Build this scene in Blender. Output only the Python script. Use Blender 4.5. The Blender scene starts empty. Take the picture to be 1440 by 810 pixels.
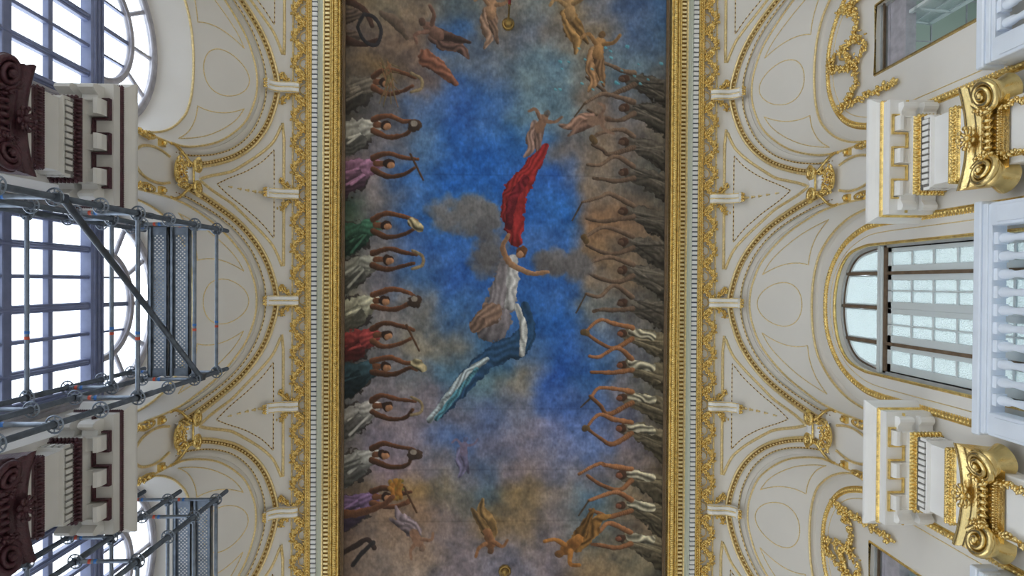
import bpy, math, random
import numpy as np
from math import sin, cos, pi, sqrt
from mathutils import Vector, Matrix
random.seed(7); rng = np.random.RandomState(3)
COL = bpy.context.scene.collection
P = 3.4                                   # bay length along the hall (m)

# ------------------------------------------------------------------ materials
def mat(name, color=(.8, .8, .8), rough=.5, metal=0., bump=0., bscale=30., mottle=0., mscale=4., trans=0., spec=None, emit=None, estr=0.):
    m = bpy.data.materials.new(name); m.use_nodes = True
    nt = m.node_tree; b = nt.nodes['Principled BSDF']
    b.inputs['Base Color'].default_value = (*color, 1); b.inputs['Roughness'].default_value = rough
    b.inputs['Metallic'].default_value = metal
    if spec is not None: b.inputs['Specular IOR Level'].default_value = spec
    if trans: b.inputs['Transmission Weight'].default_value = trans
    if emit: b.inputs['Emission Color'].default_value = (*emit, 1); b.inputs['Emission Strength'].default_value = estr
    tc = nt.nodes.new('ShaderNodeTexCoord')
    if mottle:
        n = nt.nodes.new('ShaderNodeTexNoise'); n.inputs['Scale'].default_value = mscale; n.inputs['Detail'].default_value = 5
        r = nt.nodes.new('ShaderNodeMapRange'); r.inputs[1].default_value = .3; r.inputs[2].default_value = .7
        r.inputs[3].default_value = 1 - mottle; r.inputs[4].default_value = 1 + mottle * .5
        mx = nt.nodes.new('ShaderNodeVectorMath'); mx.operation = 'SCALE'; mx.inputs[0].default_value = color
        nt.links.new(tc.outputs['Object'], n.inputs['Vector']); nt.links.new(n.outputs['Fac'], r.inputs[0])
        nt.links.new(r.outputs[0], mx.inputs['Scale']); nt.links.new(mx.outputs[0], b.inputs['Base Color'])
    if bump:
        n = nt.nodes.new('ShaderNodeTexNoise'); n.inputs['Scale'].default_value = bscale; n.inputs['Detail'].default_value = 3
        bp = nt.nodes.new('ShaderNodeBump'); bp.inputs['Strength'].default_value = bump; bp.inputs['Distance'].default_value = .02
        nt.links.new(tc.outputs['Object'], n.inputs['Vector']); nt.links.new(n.outputs['Fac'], bp.inputs['Height'])
        nt.links.new(bp.outputs[0], b.inputs['Normal'])
    return m
PLASTER = mat('ivory_plaster', (.74, .72, .685), .55, mottle=.035, mscale=1.5)
PANELW = mat('panel_plaster', (.72, .695, .64), .6, mottle=.03, mscale=2)
WHITE = mat('white_stone', (.86, .86, .855), .45, mottle=.04, mscale=3)
GREYW = mat('grey_primer', (.60, .585, .55), .6, mottle=.06, mscale=3)
GREEN_W = mat('pale_green_white', (.66, .70, .62), .4)
MARBLE = mat('white_marble', (.78, .85, .96), .3, mottle=.08, mscale=2.2)
GOLD = mat('gold_leaf', (.95, .71, .27), .24, .9, bump=.55, bscale=50, mottle=.3, mscale=20)
GOLDS = mat('bright_gold', (.84, .65, .29), .2, .95, bump=.15, bscale=60, mottle=.15, mscale=14)
GOLDP = mat('pale_gilt', (.90, .73, .38), .32, .6, mottle=.25, mscale=30)
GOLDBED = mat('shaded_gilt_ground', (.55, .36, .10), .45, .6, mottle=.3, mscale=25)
GOLDD = mat('dark_gilt_and_shade', (.30, .17, .04), .45, .6, mottle=.3, mscale=25)  # dark gilt bands and beads; also recess shade painted behind beads
MAROON = mat('maroon_primer', (.062, .016, .024), .5, mottle=.35, mscale=18, bump=.4, bscale=50)
WOOD = mat('brown_wood', (.16, .11, .07), .6, mottle=.3, mscale=14)
DARK = mat('dark_gap', (.03, .027, .024), .8)
SASH = mat('pale_sash_paint', (.62, .68, .70), .4, mottle=.04)
FRAMEG = mat('flare_blue_frame', (.19, .22, .36), .45, mottle=.15, mscale=9)  # blue cast of lens flare put into the frame colour
FRAMER = mat('pale_grey_frame', (.45, .47, .48), .5, mottle=.12, mscale=9)
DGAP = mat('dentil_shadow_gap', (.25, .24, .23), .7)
FRAMEV = mat('weathered_frame', (.42, .41, .46), .5, mottle=.25, mscale=9)
STEEL = mat('galvanised_steel', (.22, .26, .32), .38, .65, mottle=.3, mscale=12)
STEELD = mat('dark_steel', (.10, .12, .15), .45, .6, mottle=.3, mscale=12)
REDTAG = mat('red_tape', (.55, .08, .04), .5); BLUETAG = mat('blue_tape', (.03, .16, .5), .5)
RODM = mat('red_sleeve', (.22, .02, .02), .45)
TILE = mat('green_tile', (.36, .42, .375), .35)
FLOORM = mat('pale_marble_floor', (.66, .63, .58), .25, mottle=.2, mscale=1.2)
BULB = mat('bulb_glow', (.9, .95, 1), .4, emit=(.9, .97, 1), estr=5)
BRASS = mat('brass', (.55, .38, .14), .3, .9)
def pane_mat(name, tint, rough, w):
    m = bpy.data.materials.new(name); m.use_nodes = True; nt = m.node_tree; nt.nodes.clear()
    out = nt.nodes.new('ShaderNodeOutputMaterial'); tr = nt.nodes.new('ShaderNodeBsdfTranslucent'); gl = nt.nodes.new('ShaderNodeBsdfGlossy')
    df = nt.nodes.new('ShaderNodeBsdfDiffuse'); m1 = nt.nodes.new('ShaderNodeMixShader'); m2 = nt.nodes.new('ShaderNodeMixShader')
    tc = nt.nodes.new('ShaderNodeTexCoord'); v = nt.nodes.new('ShaderNodeTexVoronoi'); v.inputs['Scale'].default_value = 55
    bp = nt.nodes.new('ShaderNodeBump'); bp.inputs['Strength'].default_value = .9; bp.inputs['Distance'].default_value = .02
    nt.links.new(tc.outputs['Object'], v.inputs['Vector']); nt.links.new(v.outputs['Distance'], bp.inputs['Height'])
    nt.links.new(bp.outputs[0], gl.inputs['Normal']); nt.links.new(bp.outputs[0], tr.inputs['Normal'])
    tr.inputs[0].default_value = (*tint, 1); df.inputs[0].default_value = (*tint, 1); gl.inputs['Roughness'].default_value = rough
    m1.inputs[0].default_value = w; nt.links.new(tr.outputs[0], m1.inputs[1]); nt.links.new(df.outputs[0], m1.inputs[2])
    m2.inputs[0].default_value = .14; nt.links.new(m1.outputs[0], m2.inputs[1]); nt.links.new(gl.outputs[0], m2.inputs[2])
    nt.links.new(m2.outputs[0], out.inputs[0]); return m
FROST = pane_mat('obscure_glass', (.80, .86, .86), .12, .35)
def clear_glass(name):
    m = bpy.data.materials.new(name); m.use_nodes = True; nt = m.node_tree; nt.nodes.clear()
    out = nt.nodes.new('ShaderNodeOutputMaterial'); tr = nt.nodes.new('ShaderNodeBsdfTransparent'); gl = nt.nodes.new('ShaderNodeBsdfGlossy')
    mx = nt.nodes.new('ShaderNodeMixShader'); fr = nt.nodes.new('ShaderNodeFresnel'); fr.inputs[0].default_value = 1.3
    gl.inputs['Roughness'].default_value = .05; tr.inputs[0].default_value = (.97, .98, 1, 1); fr.inputs[0].default_value = 1.0
    mx.inputs[0].default_value = .04; nt.links.new(tr.outputs[0], mx.inputs[1]); nt.links.new(gl.outputs[0], mx.inputs[2])
    nt.links.new(mx.outputs[0], out.inputs[0]); return m
CLEAR = clear_glass('clear_glass')

# ------------------------------------------------------------------ mesh builder
def ico(sub):
    import bmesh
    bm = bmesh.new(); bmesh.ops.create_icosphere(bm, subdivisions=sub, radius=1)
    v = np.array([x.co[:] for x in bm.verts]); f = [[q.index for q in p.verts] for p in bm.faces]; bm.free(); return v, f
ICO1, ICO2 = ico(1), ico(2)
def A(*v): return np.array(v, float)
def unit(v): v = np.asarray(v, float); return v / (np.linalg.norm(v) + 1e-12)
class MB:
    def __init__(s): s.v = []; s.f = []; s.m = []; s.n = 0; s.sm = []
    def add(s, V, Fs, mi=0, smooth=True):
        V = np.asarray(V, float).reshape(-1, 3); s.v.append(V)
        for f in Fs: s.f.append([i + s.n for i in f]); s.m.append(mi); s.sm.append(smooth)
        s.n += len(V)
    def grid(s, G, mi=0, smooth=True, closeu=False, closev=False):   # G: nu x nv x 3
        G = np.asarray(G, float); nu, nv = G.shape[:2]; F = []
        for i in range(nu if closeu else nu - 1):
            for j in range(nv if closev else nv - 1):
                a = i * nv + j; b = ((i + 1) % nu) * nv + j; c = ((i + 1) % nu) * nv + (j + 1) % nv; d = i * nv + (j + 1) % nv
                F.append([a, b, c, d])
        s.add(G.reshape(-1, 3), F, mi, smooth)
    def box(s, a, b, mi=0, bev=0.):
        x0, y0, z0 = [min(p, q) for p, q in zip(a, b)]; x1, y1, z1 = [max(p, q) for p, q in zip(a, b)]
        if bev <= 0:
            V = [(x, y, z) for x in (x0, x1) for y in (y0, y1) for z in (z0, z1)]
            s.add(V, [[0, 1, 3, 2], [4, 6, 7, 5], [0, 4, 5, 1], [2, 3, 7, 6], [0, 2, 6, 4], [1, 5, 7, 3]], mi, False); return
        c = min(bev, (x1 - x0) / 2.1, (y1 - y0) / 2.1, (z1 - z0) / 2.1)
        def ring(z, i): return [(x0 + i + c, y0 + i, z), (x1 - i - c, y0 + i, z), (x1 - i, y0 + i + c, z), (x1 - i, y1 - i - c, z), (x1 - i - c, y1 - i, z), (x0 + i + c, y1 - i, z), (x0 + i, y1 - i - c, z), (x0 + i, y0 + i + c, z)]
        R = ring(z0, c * .7) + ring(z0 + c, 0) + ring(z1 - c, 0) + ring(z1, c * .7)
        F = [[7, 6, 5, 4, 3, 2, 1, 0], list(range(24, 32))]
        for k in range(3):
            for i in range(8): F.append([k * 8 + i, k * 8 + (i + 1) % 8, k * 8 + 8 + (i + 1) % 8, k * 8 + 8 + i])
        s.add(R, F, mi, False)
    def ell(s, c, ax, r, mi=0, base=None):           # ellipsoid: ax = 3x3 rows, r = radii
        V, F = base or ICO1; ax = np.asarray(ax, float); s.add(np.asarray(c) + (V * np.asarray(r)) @ ax, F, mi, True)
    def tube(s, path, r, seg=6, mi=0, closed=False, caps=True):
        Pn = np.asarray(path, float); n = len(Pn); rr = np.full(n, r) if np.isscalar(r) else np.asarray(r, float)
        T = np.roll(Pn, -1, 0) - np.roll(Pn, 1, 0)
        if not closed: T[0] = Pn[1] - Pn[0]; T[-1] = Pn[-1] - Pn[-2]
        T /= np.linalg.norm(T, axis=1)[:, None] + 1e-12
        u = unit(np.cross(T[0], (0, 0, 1) if abs(T[0][2]) < .9 else (1, 0, 0))); G = []
        for i in range(n):
            u = unit(u - T[i] * (u @ T[i])); w = np.cross(T[i], u)
            G.append([Pn[i] + rr[i] * (cos(a) * u + sin(a) * w) for a in [2 * pi * k / seg for k in range(seg)]])
        k0 = s.n; s.grid(G, mi, seg > 4, closeu=closed, closev=True)
        if caps and not closed:
            s.f.append([k0 + i for i in range(seg)][::-1]); s.m.append(mi); s.sm.append(False)
            s.f.append([k0 + (n - 1) * seg + i for i in range(seg)]); s.m.append(mi); s.sm.append(False)
    def sweep(s, path, prof, side, nor, mi=0, smooth=False, closed=False):   # prof [(u,v)]: u along side, v along nor
        G = [[p + a * sd + b * no for a, b in prof] for p, sd, no in zip(np.asarray(path, float), side, nor)]
        s.grid(G, mi, smooth, closeu=closed)
    def beads(s, path, spacing, ra, rb, mi=0, nor=None, lift=0., phase=.5, base=None):
        Q, T, N = resample(path, spacing, nor, phase)
        for q, t, n in zip(Q, T, N):
            n = unit(n - t * (n @ t)); w = np.cross(t, n); s.ell(q + n * lift, [t, w, n], (ra, rb, rb), mi, base)
    def foliage(s, path, n, spread, size, mi=0, flat=None):
        Q, T, N = resample(path, length(path) / n, None, .5)
        for q, t in zip(Q, T):
            o = rng.normal(size=3) * spread * .5
            if flat is not None: f = unit(flat); o -= f * (o @ f); o += f * abs(rng.normal()) * spread * .35
            a = unit(rng.normal(size=3) + t * .8); b = unit(np.cross(a, rng.normal(size=3))); c = np.cross(a, b)
            k = size * rng.uniform(.7, 1.3); s.ell(q + o, [a, b, c], (k, k * .62, k * .5), mi)
    def build(s, name, mats, parent=None, off=None):
        me = bpy.data.meshes.new(name); V = np.concatenate(s.v) if s.v else np.zeros((0, 3))
        if off is not None: V = V - np.asarray(off, float)
        me.from_pydata(V.tolist(), [], s.f)
        for m in (mats if isinstance(mats, (list, tuple)) else [mats]): me.materials.append(m)
        me.polygons.foreach_set('material_index', s.m); me.polygons.foreach_set('use_smooth', s.sm)
        me.update(); o = bpy.data.objects.new(name, me); COL.objects.link(o)
        if parent is not None: o.parent = parent
        return o
def length(path): p = np.asarray(path); return np.linalg.norm(np.diff(p, axis=0), axis=1).sum()
def resample(path, spacing, nor=None, phase=.5):
    p = np.asarray(path, float); d = np.linalg.norm(np.diff(p, axis=0), axis=1); L = np.concatenate([[0], np.cumsum(d)])
    n = max(1, int(round(L[-1] / spacing))); t = (np.arange(n) + phase) * L[-1] / n
    Q = np.stack([np.interp(t, L, p[:, k]) for k in range(3)], 1); e = L[-1] * .004
    T = np.stack([np.interp(np.minimum(t + e, L[-1]), L, p[:, k]) - np.interp(np.maximum(t - e, 0), L, p[:, k]) for k in range(3)], 1)
    T /= np.linalg.norm(T, axis=1)[:, None] + 1e-12
    if nor is None: N = np.tile(A(.3, .2, -1), (n, 1))
    elif np.ndim(nor) == 1: N = np.tile(np.asarray(nor, float), (n, 1))
    else: N = np.stack([np.interp(t, L, np.asarray(nor)[:, k]) for k in range(3)], 1)
    return Q, T, N
def spline(pts, n, closed=False):                    # Catmull-Rom
    p = [np.asarray(q, float) for q in pts]; m = len(p); out = []
    if closed: g = lambda i: p[i % m]; segs = m
    else: g = lambda i: p[0] * 2 - p[1] if i < 0 else (p[-1] * 2 - p[-2] if i >= m else p[i]); segs = m - 1
    for k in range(n):
        t = k * segs / (n if closed else n - 1); i = min(int(t), segs - 1); f = t - i
        a, b, c, d = g(i - 1), g(i), g(i + 1), g(i + 2)
        out.append(.5 * (2 * b + (c - a) * f + (2 * a - 5 * b + 4 * c - d) * f * f + (3 * b - a - 3 * c + d) * f ** 3))
    return np.array(out)

def empty(name, loc, label=None, cat=None, group=None):
    o = bpy.data.objects.new(name, None); o.location = loc; o.empty_display_size = .1; COL.objects.link(o)
    if label: o['label'] = label; o['category'] = cat
    if group: o['group'] = group
    return o
def copy_tree(o, parent=None, root=True):
    c = o.copy(); COL.objects.link(c)
    if not root: c.parent = parent
    for ch in list(o.children): copy_tree(ch, c, False)
    return c
def place(o, loc, side, label):
    o.location = loc; o.scale = (side, 1, 1); o['label'] = label; return o

# ------------------------------------------------------------------ surfaces of one bay (right-hand wall, centre Y = 0)
ZB, ZT, XT, XB = 9.5, 11.5, 3.45, 4.3
def cove(Z):
    if Z <= ZB: return XB
    t = min(1., (Z - ZB) / (ZT - ZB)); return XT + (XB - XT) * sqrt(max(0, 1 - t * t))
def cn(Z):                                           # normal into the room
    if Z <= ZB: return A(-1, 0, 0)
    t = min(1., (Z - ZB) / (ZT - ZB)); c = sqrt(max(1e-6, 1 - t * t)); return unit((-c / (XB - XT), 0, -t / (ZT - ZB)))
def half(tbl, n=33):                                 # symmetric curve from +Y foot over the apex to -Y foot -> (Y,Z)
    full = [(y, z) for y, z in tbl[::-1]] + [(-y, z) for y, z in tbl[1:]]
    return spline(full, n)
TO = [(0, 11.43), (.34, 11.395), (.69, 11.30), (.985, 11.12), (1.23, 10.83), (1.42, 10.40), (1.54, 9.95), (1.585, 9.6)]
TD = [(0, 11.31), (.38, 11.27), (.78, 11.11), (1.076, 10.83), (1.27, 10.44), (1.40, 9.93), (1.445, 9.5)]
TG = [(0, 11.18), (.34, 11.13), (.713, 10.95), (1.069, 10.51), (1.285, 9.91), (1.35, 9.42), (1.36, 8.81), (1.36, 8.25)]
TC = [(0, 10.42), (.40, 10.375), (.70, 10.25), (.88, 10.08), (1.05, 9.84), (1.19, 9.52), (1.27, 9.137), (1.29, 8.75), (1.29, 8.25)]
TBand = [(0, 10.19), (.344, 10.14), (.645, 9.97), (.88, 9.70), (1.03, 9.33), (1.075, 9.0), (1.08, 8.4), (1.08, 7.6), (1.08, 6.1)]
N = 65
def on_cove(tbl, n=N, lift=0.):
    return np.array([A(cove(z), y, z) + cn(z) * lift for y, z in half(tbl, n)]), np.array([cn(z) for y, z in half(tbl, n)])
PO, NO = on_cove(TO); PD, ND = on_cove(TD); PG, NG = on_cove(TG)
PC = np.array([(4.52, y, z) for y, z in half(TC, N)])
# soffit between the front arch G and the rear arch C
def soff(i, f): return PG[i] * (1 - f) + PC[i] * f
def soffp(t, f):                                     # t in 0..1 along the arch
    q = t * (N - 1); i = min(int(q), N - 2); a = q - i; return soff(i, f) * (1 - a) + soff(i + 1, f) * a
def soffn(t, f):
    a = soffp(min(t + .01, 1), f) - soffp(max(t - .01, 0), f); b = soffp(t, min(f + .05, 1)) - soffp(t, max(f - .05, 0))
    n = unit(np.cross(a, b)); c = A(4.2, 0, 9.0) - soffp(t, f); return n if n @ c > 0 else -n

# ------------------------------------------------------------------ shell
def struct(o, name=None):
    o['kind'] = 'structure'; return o
YE0, YE1 = -2.5 * P, 2.5 * P
ceil = MB()
ceil.box((-5.3, YE0 - .2, 11.95), (5.3, YE1 + .2, 12.1))
ceiling = struct(ceil.build('ceiling', PLASTER))
def bay_shell():
    m = MB(); n = N
    # cove face outside the arch: from curve O outward to bay edge / frieze line
    def u_of(z): return math.asin(min(1, max(-1, (z - ZB) / (ZT - ZB)))) if z > ZB else (z - ZB) / 1.5
    def z_of(u): return ZB + (ZT - ZB) * sin(u) if u > 0 else ZB + u * 1.5
    inner = [(y, u_of(z)) for y, z in half(TO, n)]
    foot = [(1.585, u_of(8.25))]; inner = foot + inner + [(-1.585, u_of(8.25))]
    U1 = pi / 2; n2 = len(inner); ic = min(i for i, (y, u) in enumerate(inner) if y < 1.16); yc, uc = inner[ic]; outer = []
    for i, (y, u) in enumerate(inner):
        j = min(i, n2 - 1 - i)
        if j <= ic:
            q = max(0., (u - .55) / (uc - .55)); outer.append((math.copysign(1.7, y), u if u < .55 else .55 + (U1 - .55) * q))
        else: outer.append((y * 1.7 / yc, U1))
    # smooth transition near corner
    G = []
    for (y0, u0), (y1, u1) in zip(inner, outer):
        G.append([(lambda y, z: A(cove(z), y, z))(y0 + (y1 - y0) * k / 6, z_of(u0 + (u1 - u0) * k / 6)) for k in range(7)])
    m.grid(G, 0, True)
    # archivolt bands, slightly recessed steps: O -> D -> G
    Pod = [p - nn * .025 for p, nn in zip(PO, NO)]
    Pd2 = [p - nn * .025 for p, nn in zip(PD, ND)]; Pd3 = [p - nn * .05 for p, nn in zip(PD, ND)]
    mid = [(p * .45 + q * .55) for p, q in zip(Pd3, PG)]
    m.grid(list(zip(PO, Pod, Pd2, Pd3, mid)), 0, False)
    m.grid(list(zip(mid, [p - A(0, 0, .0) + (q - p) * .02 + cn(q[2]) * -.02 for p, q in zip(mid, PG)], [g - cn(g[2]) * 0 for g in PG])), 0, False)
    # pier feet between O and G below the curves
    for s in (1, -1):
        m.add([(4.3, 1.7 * s, 8.25), (4.3, 1.34 * s, 8.25), (4.3, 1.34 * s, 9.62), (4.3, 1.7 * s, 9.62)], [[0, 1, 2, 3]], 0, False)
    return m
def soffit_mesh():
    m = MB(); m.grid([[soffp(i / (2 * N), f) for f in np.linspace(0, 1, 9)] for i in range(2 * N + 1)], 0, True); return m
bs = bay_shell().build('ceiling_cove', PLASTER, ceiling); sf = soffit_mesh().build('lunette_soffit', PLASTER, ceiling)
for s in (1, -1):
    for b in (-2, -1, 0, 1, 2):
        for o in (bs, sf):
            c = o if (s == 1 and b == -2) else o.copy()
            if c is not o: COL.objects.link(c); c.parent = ceiling
            c.location = (0, b * P, 0); c.scale = (s, 1, 1)
# flat frieze ground + back of the cornice
for s, nm in ((1, 'right'), (-1, 'left')):
    m = MB(); m.box((s * 2.70, YE0, 11.52), (s * 3.46, YE1, 11.95)); m.build('cornice_ground', PLASTER, ceiling)

# wall panels of a bay
def wall_bay(side, kind):
    """wall between piers: right = plane 4.6 with optional opening; left = splayed reveal to the window at 5.03"""
    m = MB()
    if side == 1:
        C = PC; C2 = np.array([(4.60, y * .985, z - .015 * (z > 9)) for y, z in half(TC, N)])
        Cm = np.array([(4.60, y * .945, z - .06 * (z > 9)) for y, z in half(TC, N)])
        m.grid(list(zip(C, [(c[0] + .05, c[1], c[2]) for c in C], C2, Cm)), 0, False)
        if kind == 'arch': O = [(y, z) for y, z in half([(0, 9.985), (.3, 9.945), (.55, 9.83), (.73, 9.626), (.81, 9.30), (.82, 9.0), (.82, 8.6), (.82, 8.25)], N)]
        else: O = [(.437, z) for z in np.linspace(8.25, 9.12, 16)] + [(y, 9.12) for y in np.linspace(.437, -.437, N - 32)] + [(-.437, z) for z in np.linspace(9.12, 8.25, 16)]
        I = np.array([(4.60, y, z) for y, z in O]); m.grid(list(zip(Cm, I)), 0, False)
        hw = .82 if kind == 'arch' else .437; depth = .16 if kind == 'arch' else .2
        Lr = [(4.6, hw, 6.0)] + list(I) + [(4.6, -hw, 6.0)]
        m.grid([[p, (p[0] + depth, p[1], p[2])] for p in [A(*q) for q in Lr]], 0, False)
        for s in (1, -1):
            m.add([(4.6, 1.7 * s, 6.0), (4.6, hw * s, 6.0), (4.6, hw * s, 8.25), (4.6, 1.7 * s, 8.25)], [[0, 1, 2, 3]], 0, False)
        x1 = 4.6
        m.add([(4.76, .9, 8.27), (4.76, .9, 9.98), (4.76, 1.7, 9.98), (4.76, 1.7, 8.27)], [[0, 1, 2, 3]], 0, False)
    else:
        W = [(4.98, y, z) for y, z in half([(0, 10.30), (.3, 10.26), (.6, 10.11), (.85, 9.91), (1.05, 9.6), (1.14, 9.25), (1.15, 8.9), (1.15, 8.6), (1.15, 8.25)], N)]
        G = []
        for c, w in zip(PC, np.array(W)):
            G.append([c, c * .985 + w * .015 + A(.0, 0, .0)] + [c * (1 - f) + w * f - A(0, 0, 0) for f in np.linspace(.1, 1, 8)])
        m.grid(G, 0, True)
        for s in (1, -1):
            m.add([(4.6, 1.7 * s, 6.0), (4.6, 1.22 * s, 6.0), (4.6, 1.27 * s, 8.27), (4.6, 1.7 * s, 8.27)], [[0, 1, 2, 3]], 0, False)
            m.add([(4.6, 1.22 * s, 6.0), (4.6, 1.27 * s, 8.27), (4.98, 1.15 * s, 8.27), (4.98, 1.15 * s, 6.0)], [[0, 1, 2, 3]], 0, False)
    # lower wall with an unseen doorway, open left, shut right to steer daylight
    for s in (1, -1):
        m.box((4.6, 1.7 * s, 0), (4.8, 1.1 * s, 6.0))
    m.box((4.6, -1.1, 4.6), (4.8, 1.1, 6.0))
    if side == 1: m.box((4.7, -1.1, 0), (4.76, 1.1, 4.6)); m.box((4.66, -.03, 0), (4.7, .03, 4.6))
    return m
for s, nm in ((1, 'right'), (-1, 'left')):
    root = struct(empty('wall_' + nm, (s * 4.6, 0, 0)))
    for b in (-2, -1, 0, 1, 2):
        kind = 'arch' if b == 0 else 'rect'
        o = wall_bay(s, kind).build('wall_bay', PLASTER, root, (4.6, 0, 0)); o.location = (0, b * P, 0); o.scale = (s, 1, 1)
for nm, y, t in (('front', YE0, -.2), ('back', YE1, .2)):
    m = MB(); m.box((-5.3, y, 0), (5.3, y + t, 12)); struct(m.build('wall_' + nm, PLASTER))
m = MB(); m.box((-5.3, YE0 - .2, -.1), (5.3, YE1 + .2, 0)); struct(m.build('floor', FLOORM))

# ------------------------------------------------------------------ cornice round the painting
def fest_mesh():
    m = MB(); h = P / 16
    path = spline([(3.27, -h, 11.49), (3.33, -h * .75, 11.475), (3.405, -h * .35, 11.455), (3.425, 0, 11.45), (3.405, h * .35, 11.455), (3.33, h * .75, 11.475), (3.27, h, 11.49)], 24)
    m.tube(path, .026, 6); m.foliage(path, 100, .058, .027, 0, flat=(0, 0, -1)); m.foliage([(3.262, -h, 11.50), (3.262, h, 11.50)], 26, .035, .017, 0, flat=(0, 0, -1))
    m.foliage([(3.25, -.05, 11.49), (3.25, .05, 11.49)], 7, .03, .02, 0, flat=(0, 0, -1))
    m.foliage([(3.24, h - .03, 11.49), (3.31, h + .03, 11.48)], 7, .03, .022, 0, flat=(0, 0, -1))
    m.tube(spline([(3.24, -.1, 11.505), (3.33, -.055, 11.50), (3.35, 0, 11.50), (3.33, .055, 11.50), (3.24, .1, 11.505)], 10), .008, 5)
    return m
fm = fest_mesh()
tm = MB()
for k, x in enumerate((3.33, 3.36, 3.39, 3.42)): tm.ell((x, 0, 11.50), np.eye(3), (.012, .016, .012))
festo = None
for s, nm in ((1, 'right'), (-1, 'left')):
    root = empty('gilded_cornice', (s * 3.1, 0, 11.5), 'gilded cornice with beads, dentils and flower festoons along the %s edge of the painting' % nm, 'cornice')
    X = lambda x: (x - 3.1)
    def rail(name, mt, fn):
        m = MB(); fn(m); o = m.build(name, mt, root, (3.1, 0, 11.5)); o.scale = (s, 1, 1); return o
    Y0, Y1 = YE0 + .1, YE1 - .1
    def f_rope(m):
        m.box((2.70, Y0, 11.47), (2.87, Y1, 11.62))
        m.tube([(2.762, Y0, 11.45), (2.762, Y1, 11.45)], .036, 8)
        m.beads([(2.762, -5.4, 11.425), (2.762, 5.4, 11.425)], .036, .015, .034)
        m.tube([(2.715, Y0, 11.47), (2.715, Y1, 11.47)], .013, 6); m.tube([(2.822, Y0, 11.462), (2.822, Y1, 11.462)], .02, 6)
        m.tube([(2.855, Y0, 11.46), (2.855, Y1, 11.46)], .012, 6)
    rail('rope_moulding', GOLD, f_rope)
    def f_slat(m):
        m.box((2.87, Y0, 11.49), (2.945, Y1, 11.6), 1)
        y = -5.4
        while y < 5.4: m.box((2.872, y, 11.468), (2.943, y + .034, 11.492), 0); y += .068
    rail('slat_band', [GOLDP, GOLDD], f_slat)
    def f_cove(m):
        pr = [(2.945, 11.47), (2.955, 11.455), (2.975, 11.455), (2.98, 11.47)]
        m.grid([[(x, y, z) for x, z in pr] for y in (Y0, Y1)], 1, False)
        pr = [(2.98, 11.47)] + [(3.045 - .065 * cos(a), 11.47 + .035 * sin(a)) for a in np.linspace(0, pi / 2, 6)] + [(3.05, 11.44)]
        m.grid([[(x, y, z) for x, z in pr] for y in (Y0, Y1)], 0, True)
    rail('cove_band', [GREEN_W, GOLDP], f_cove)
    def f_dent(m):
        m.box((3.05, Y0, 11.455), (3.145, Y1, 11.55), 1)
        y = -5.4
        while y < 5.4: m.box((3.056, y, 11.425), (3.135, y + .052, 11.46), 0); y += .0773
    rail('dentil_band', [WHITE, mat('dentil_gap_blue', (.10, .12, .16), .7) if nm == 'right' else bpy.data.materials['dentil_gap_blue']], f_dent)
    def f_bead(m):
        m.box((3.145, Y0, 11.455), (3.235, Y1, 11.56)); m.tube([(3.16, Y0, 11.45), (3.16, Y1, 11.45)], .013, 6); m.tube([(3.225, Y0, 11.452), (3.225, Y1, 11.452)], .011, 6)
        m.beads([(3.193, -5.4, 11.447), (3.193, 5.4, 11.447)], .046, .02, .02)
    rail('bead_band', GOLD, f_bead)
    def f_edge(m): m.tube([(3.462, Y0, 11.50), (3.462, Y1, 11.50)], .016, 6)
    rail('edge_fillet', GOLDP, f_edge)
    for k in range(-12, 13):
        if festo is None: festo = fm.build('festoon', GOLD, root, (3.1, 0, 11.5)); tass = tm.build('tassel', GOLD, festo, (3.1, 0, 11.5)); c = festo
        else:
            c = festo.copy(); COL.objects.link(c); c.parent = root
            if k % 2: t2 = tass.copy(); COL.objects.link(t2); t2.parent = c; t2.location = (0, P / 16, 0)
        c.location = (0, k * P / 8, 0); c.scale = (s, 1, 1)

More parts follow.
